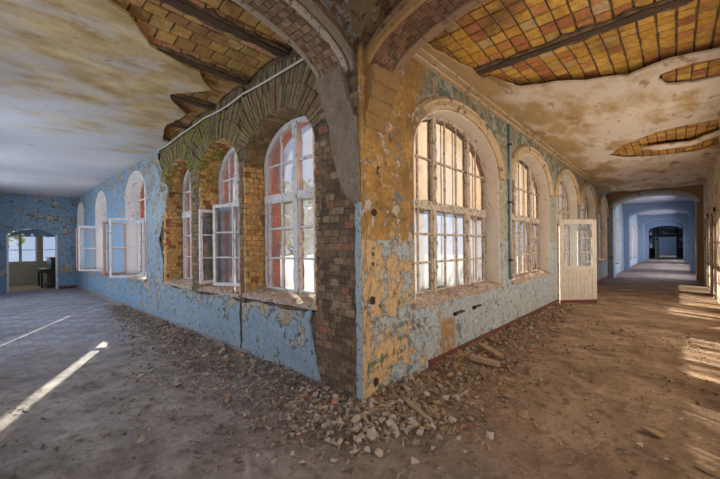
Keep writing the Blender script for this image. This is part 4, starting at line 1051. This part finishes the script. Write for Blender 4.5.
# the stones one can tell apart, traced on the floor
big = [(356, 418, .062, (1, .9, .85), 'large pale round-edged stone leaning at the very foot of the wall corner'),
       (372, 433, .070, (.65, .8, 1.1), 'tall pale wedge-shaped stone standing in front of the corner heap'),
       (337, 420, .055, (1.2, .9, .6), 'pale flat stone just left of the wall corner'),
       (358, 436, .045, (1.2, .9, .6), 'low pale stone left of the tall wedge-shaped stone'),
       (328, 436, .034, (1, .9, .7), 'small light stone furthest left in the corner heap'),
       (379, 449, .045, (1, 1, .7), 'rough grey stone nearest the camera in the corner heap'),
       (367, 446, .042, (1.1, .8, .7), 'grey stone between the two nearest stones of the corner heap'),
       (389, 421, .058, (1.2, .9, .65), 'broad pale stone just right of the wall corner'),
       (395, 431, .040, (1, 1, .8), 'small pale stone below the broad stone right of the corner'),
       (415, 420, .048, (.9, .9, .9), 'pale pointed stone standing alone right of the corner'),
       (426, 392, .050, (1.3, .9, .6), 'pale chunk high on the right-hand bank near the wall'),
       (452, 416, .045, (1.2, .9, .6), 'flat light brown stone at the edge of the right-hand bank'),
       (371, 405, .050, (.8, .8, 1), 'upright brown stone wedged against the right side of the corner'),
       (651, 431, .075, (1.5, .8, .35), 'flat brown stone lying alone on the open right-hand floor')]
for k, (px, py, r, sq, lab) in enumerate(big):
    x, y = onZ(px, py + 4, .02 if k != 13 else 0); stone_at(x, y, r, STONEP if k != 13 else STONER, lab, None, sq, seed=100 + k, lift=.45, rot=(0, 0, k * 1.3))
WORD = {'rubble_stone': 'grey', 'pale_rubble_stone': 'pale', 'brown_rubble_stone': 'brown', 'broken_brick': 'red brick'}
def word(m): return WORD[m.name]
for k in range(60):
    x, y = samp_corner(R) if k % 3 else (-abs(R.gauss(0, .22)) - .06, -abs(R.gauss(0, .3)) - .06); r = R.uniform(.022, .055); m = R.choice((STONE, STONEP, STONEP, STONER))
    sz = 'fist-sized' if r > .037 else 'small'
    stone_at(min(x, -.04), min(y, -.04), r, m, '%s %s stone in the heap round the foot of the wall corner' % (sz, word(m)), '%s %s stones heaped at the wall corner' % (sz, word(m)))
LB = [(.75, 'by the bare brick column left of the corner'), (2.4, 'under the nearest left window'), (4.1, 'under the left window with the swung casement'), (5.8, 'under the narrow third left window'), (99, 'further down the blue left wall')]
RB = [(.95, 'at the foot of the ochre pillar'), (2.3, 'under the near half of the nearest right window'), (3.75, 'under the far half of the nearest right window'), (99, 'further down the grey right wall')]
for side, cnt_, bins, mats in (('L', 104, LB, (STONE, STONE, STONE, STONE, STONEP, STONEP, STONER, BRK)), ('R', 104, RB, (STONER, STONER, STONER, STONEP, STONEP, STONE, STONE, BRK))):
    for _ in range(cnt_):
        k = R.random() ** 1.4 * 6.8; d = -abs(R.gauss(0, .38)) * (1.3 - .1 * k) - .06; r = R.uniform(.022, .060) * (1.15 if k < 3 else .9); m = R.choice(mats)
        sz = 'larger' if r > .038 else 'small'; wh = next(b[1] for b in bins if k < b[0])
        x, y = (d, k) if side == 'L' else (k, d)
        stone_at(x, y, r, m, '%s %s rubble stone %s' % (sz, word(m), wh), '%s %s stones %s' % (sz, word(m), wh), sq=(1, R.uniform(.7, 1), R.uniform(.4, .7)))
# broken timbers and slabs on the right-hand bank
def board(px0, py0, px1, py1, z, w_, t_, mat, name, label, cat):
    a = onZ(px0, py0, z); b = onZ(px1, py1, z); a = Vector((*a, max(mound(*a) + t_, z))); b = Vector((*b, max(mound(*b) + t_, .03)))
    e = (b - a); L = e.length; e.normalize(); s = e.cross(Vector((0, 0, 1))).normalized(); u = s.cross(e); bm = bmesh.new(); rings = []; k = 7
    for i in range(k + 1):
        p = a + e * L * i / k; ww = w_ * R.uniform(.85, 1.1) * (.6 if i in (0, k) else 1)
        rings.append([p + s * ww / 2 + u * t_ / 2, p - s * ww / 2 + u * t_ / 2, p - s * ww / 2 - u * t_ / 2, p + s * ww / 2 - u * t_ / 2])
    sweep(bm, rings, None); return tag(obj(name, bm, mat), label, cat)
WOODR = M_plain('weathered_wood', (.28, .18, .10), (.38, .27, .17), 9, .9, (.12, .07, .04), .6)
board(470, 357, 500, 360, .12, .10, .05, WOODR, 'broken_timber', 'longer weathered timber lying on the rubble under the nearest right window', 'timber')
board(480, 344, 502, 351, .14, .12, .04, STONER, 'broken_slab', 'tilted brown slab resting on the rubble just behind the timber', 'slab')
board(404, 398, 432, 418, .06, .04, .025, WOODR, 'broken_stick', 'thin brown stick sloping down the rubble right of the corner', 'stick')
board(697, 463, 716, 473, .03, .05, .03, WOODR, 'wood_scrap', 'pale wood scrap on the floor at the bottom right', 'wood')
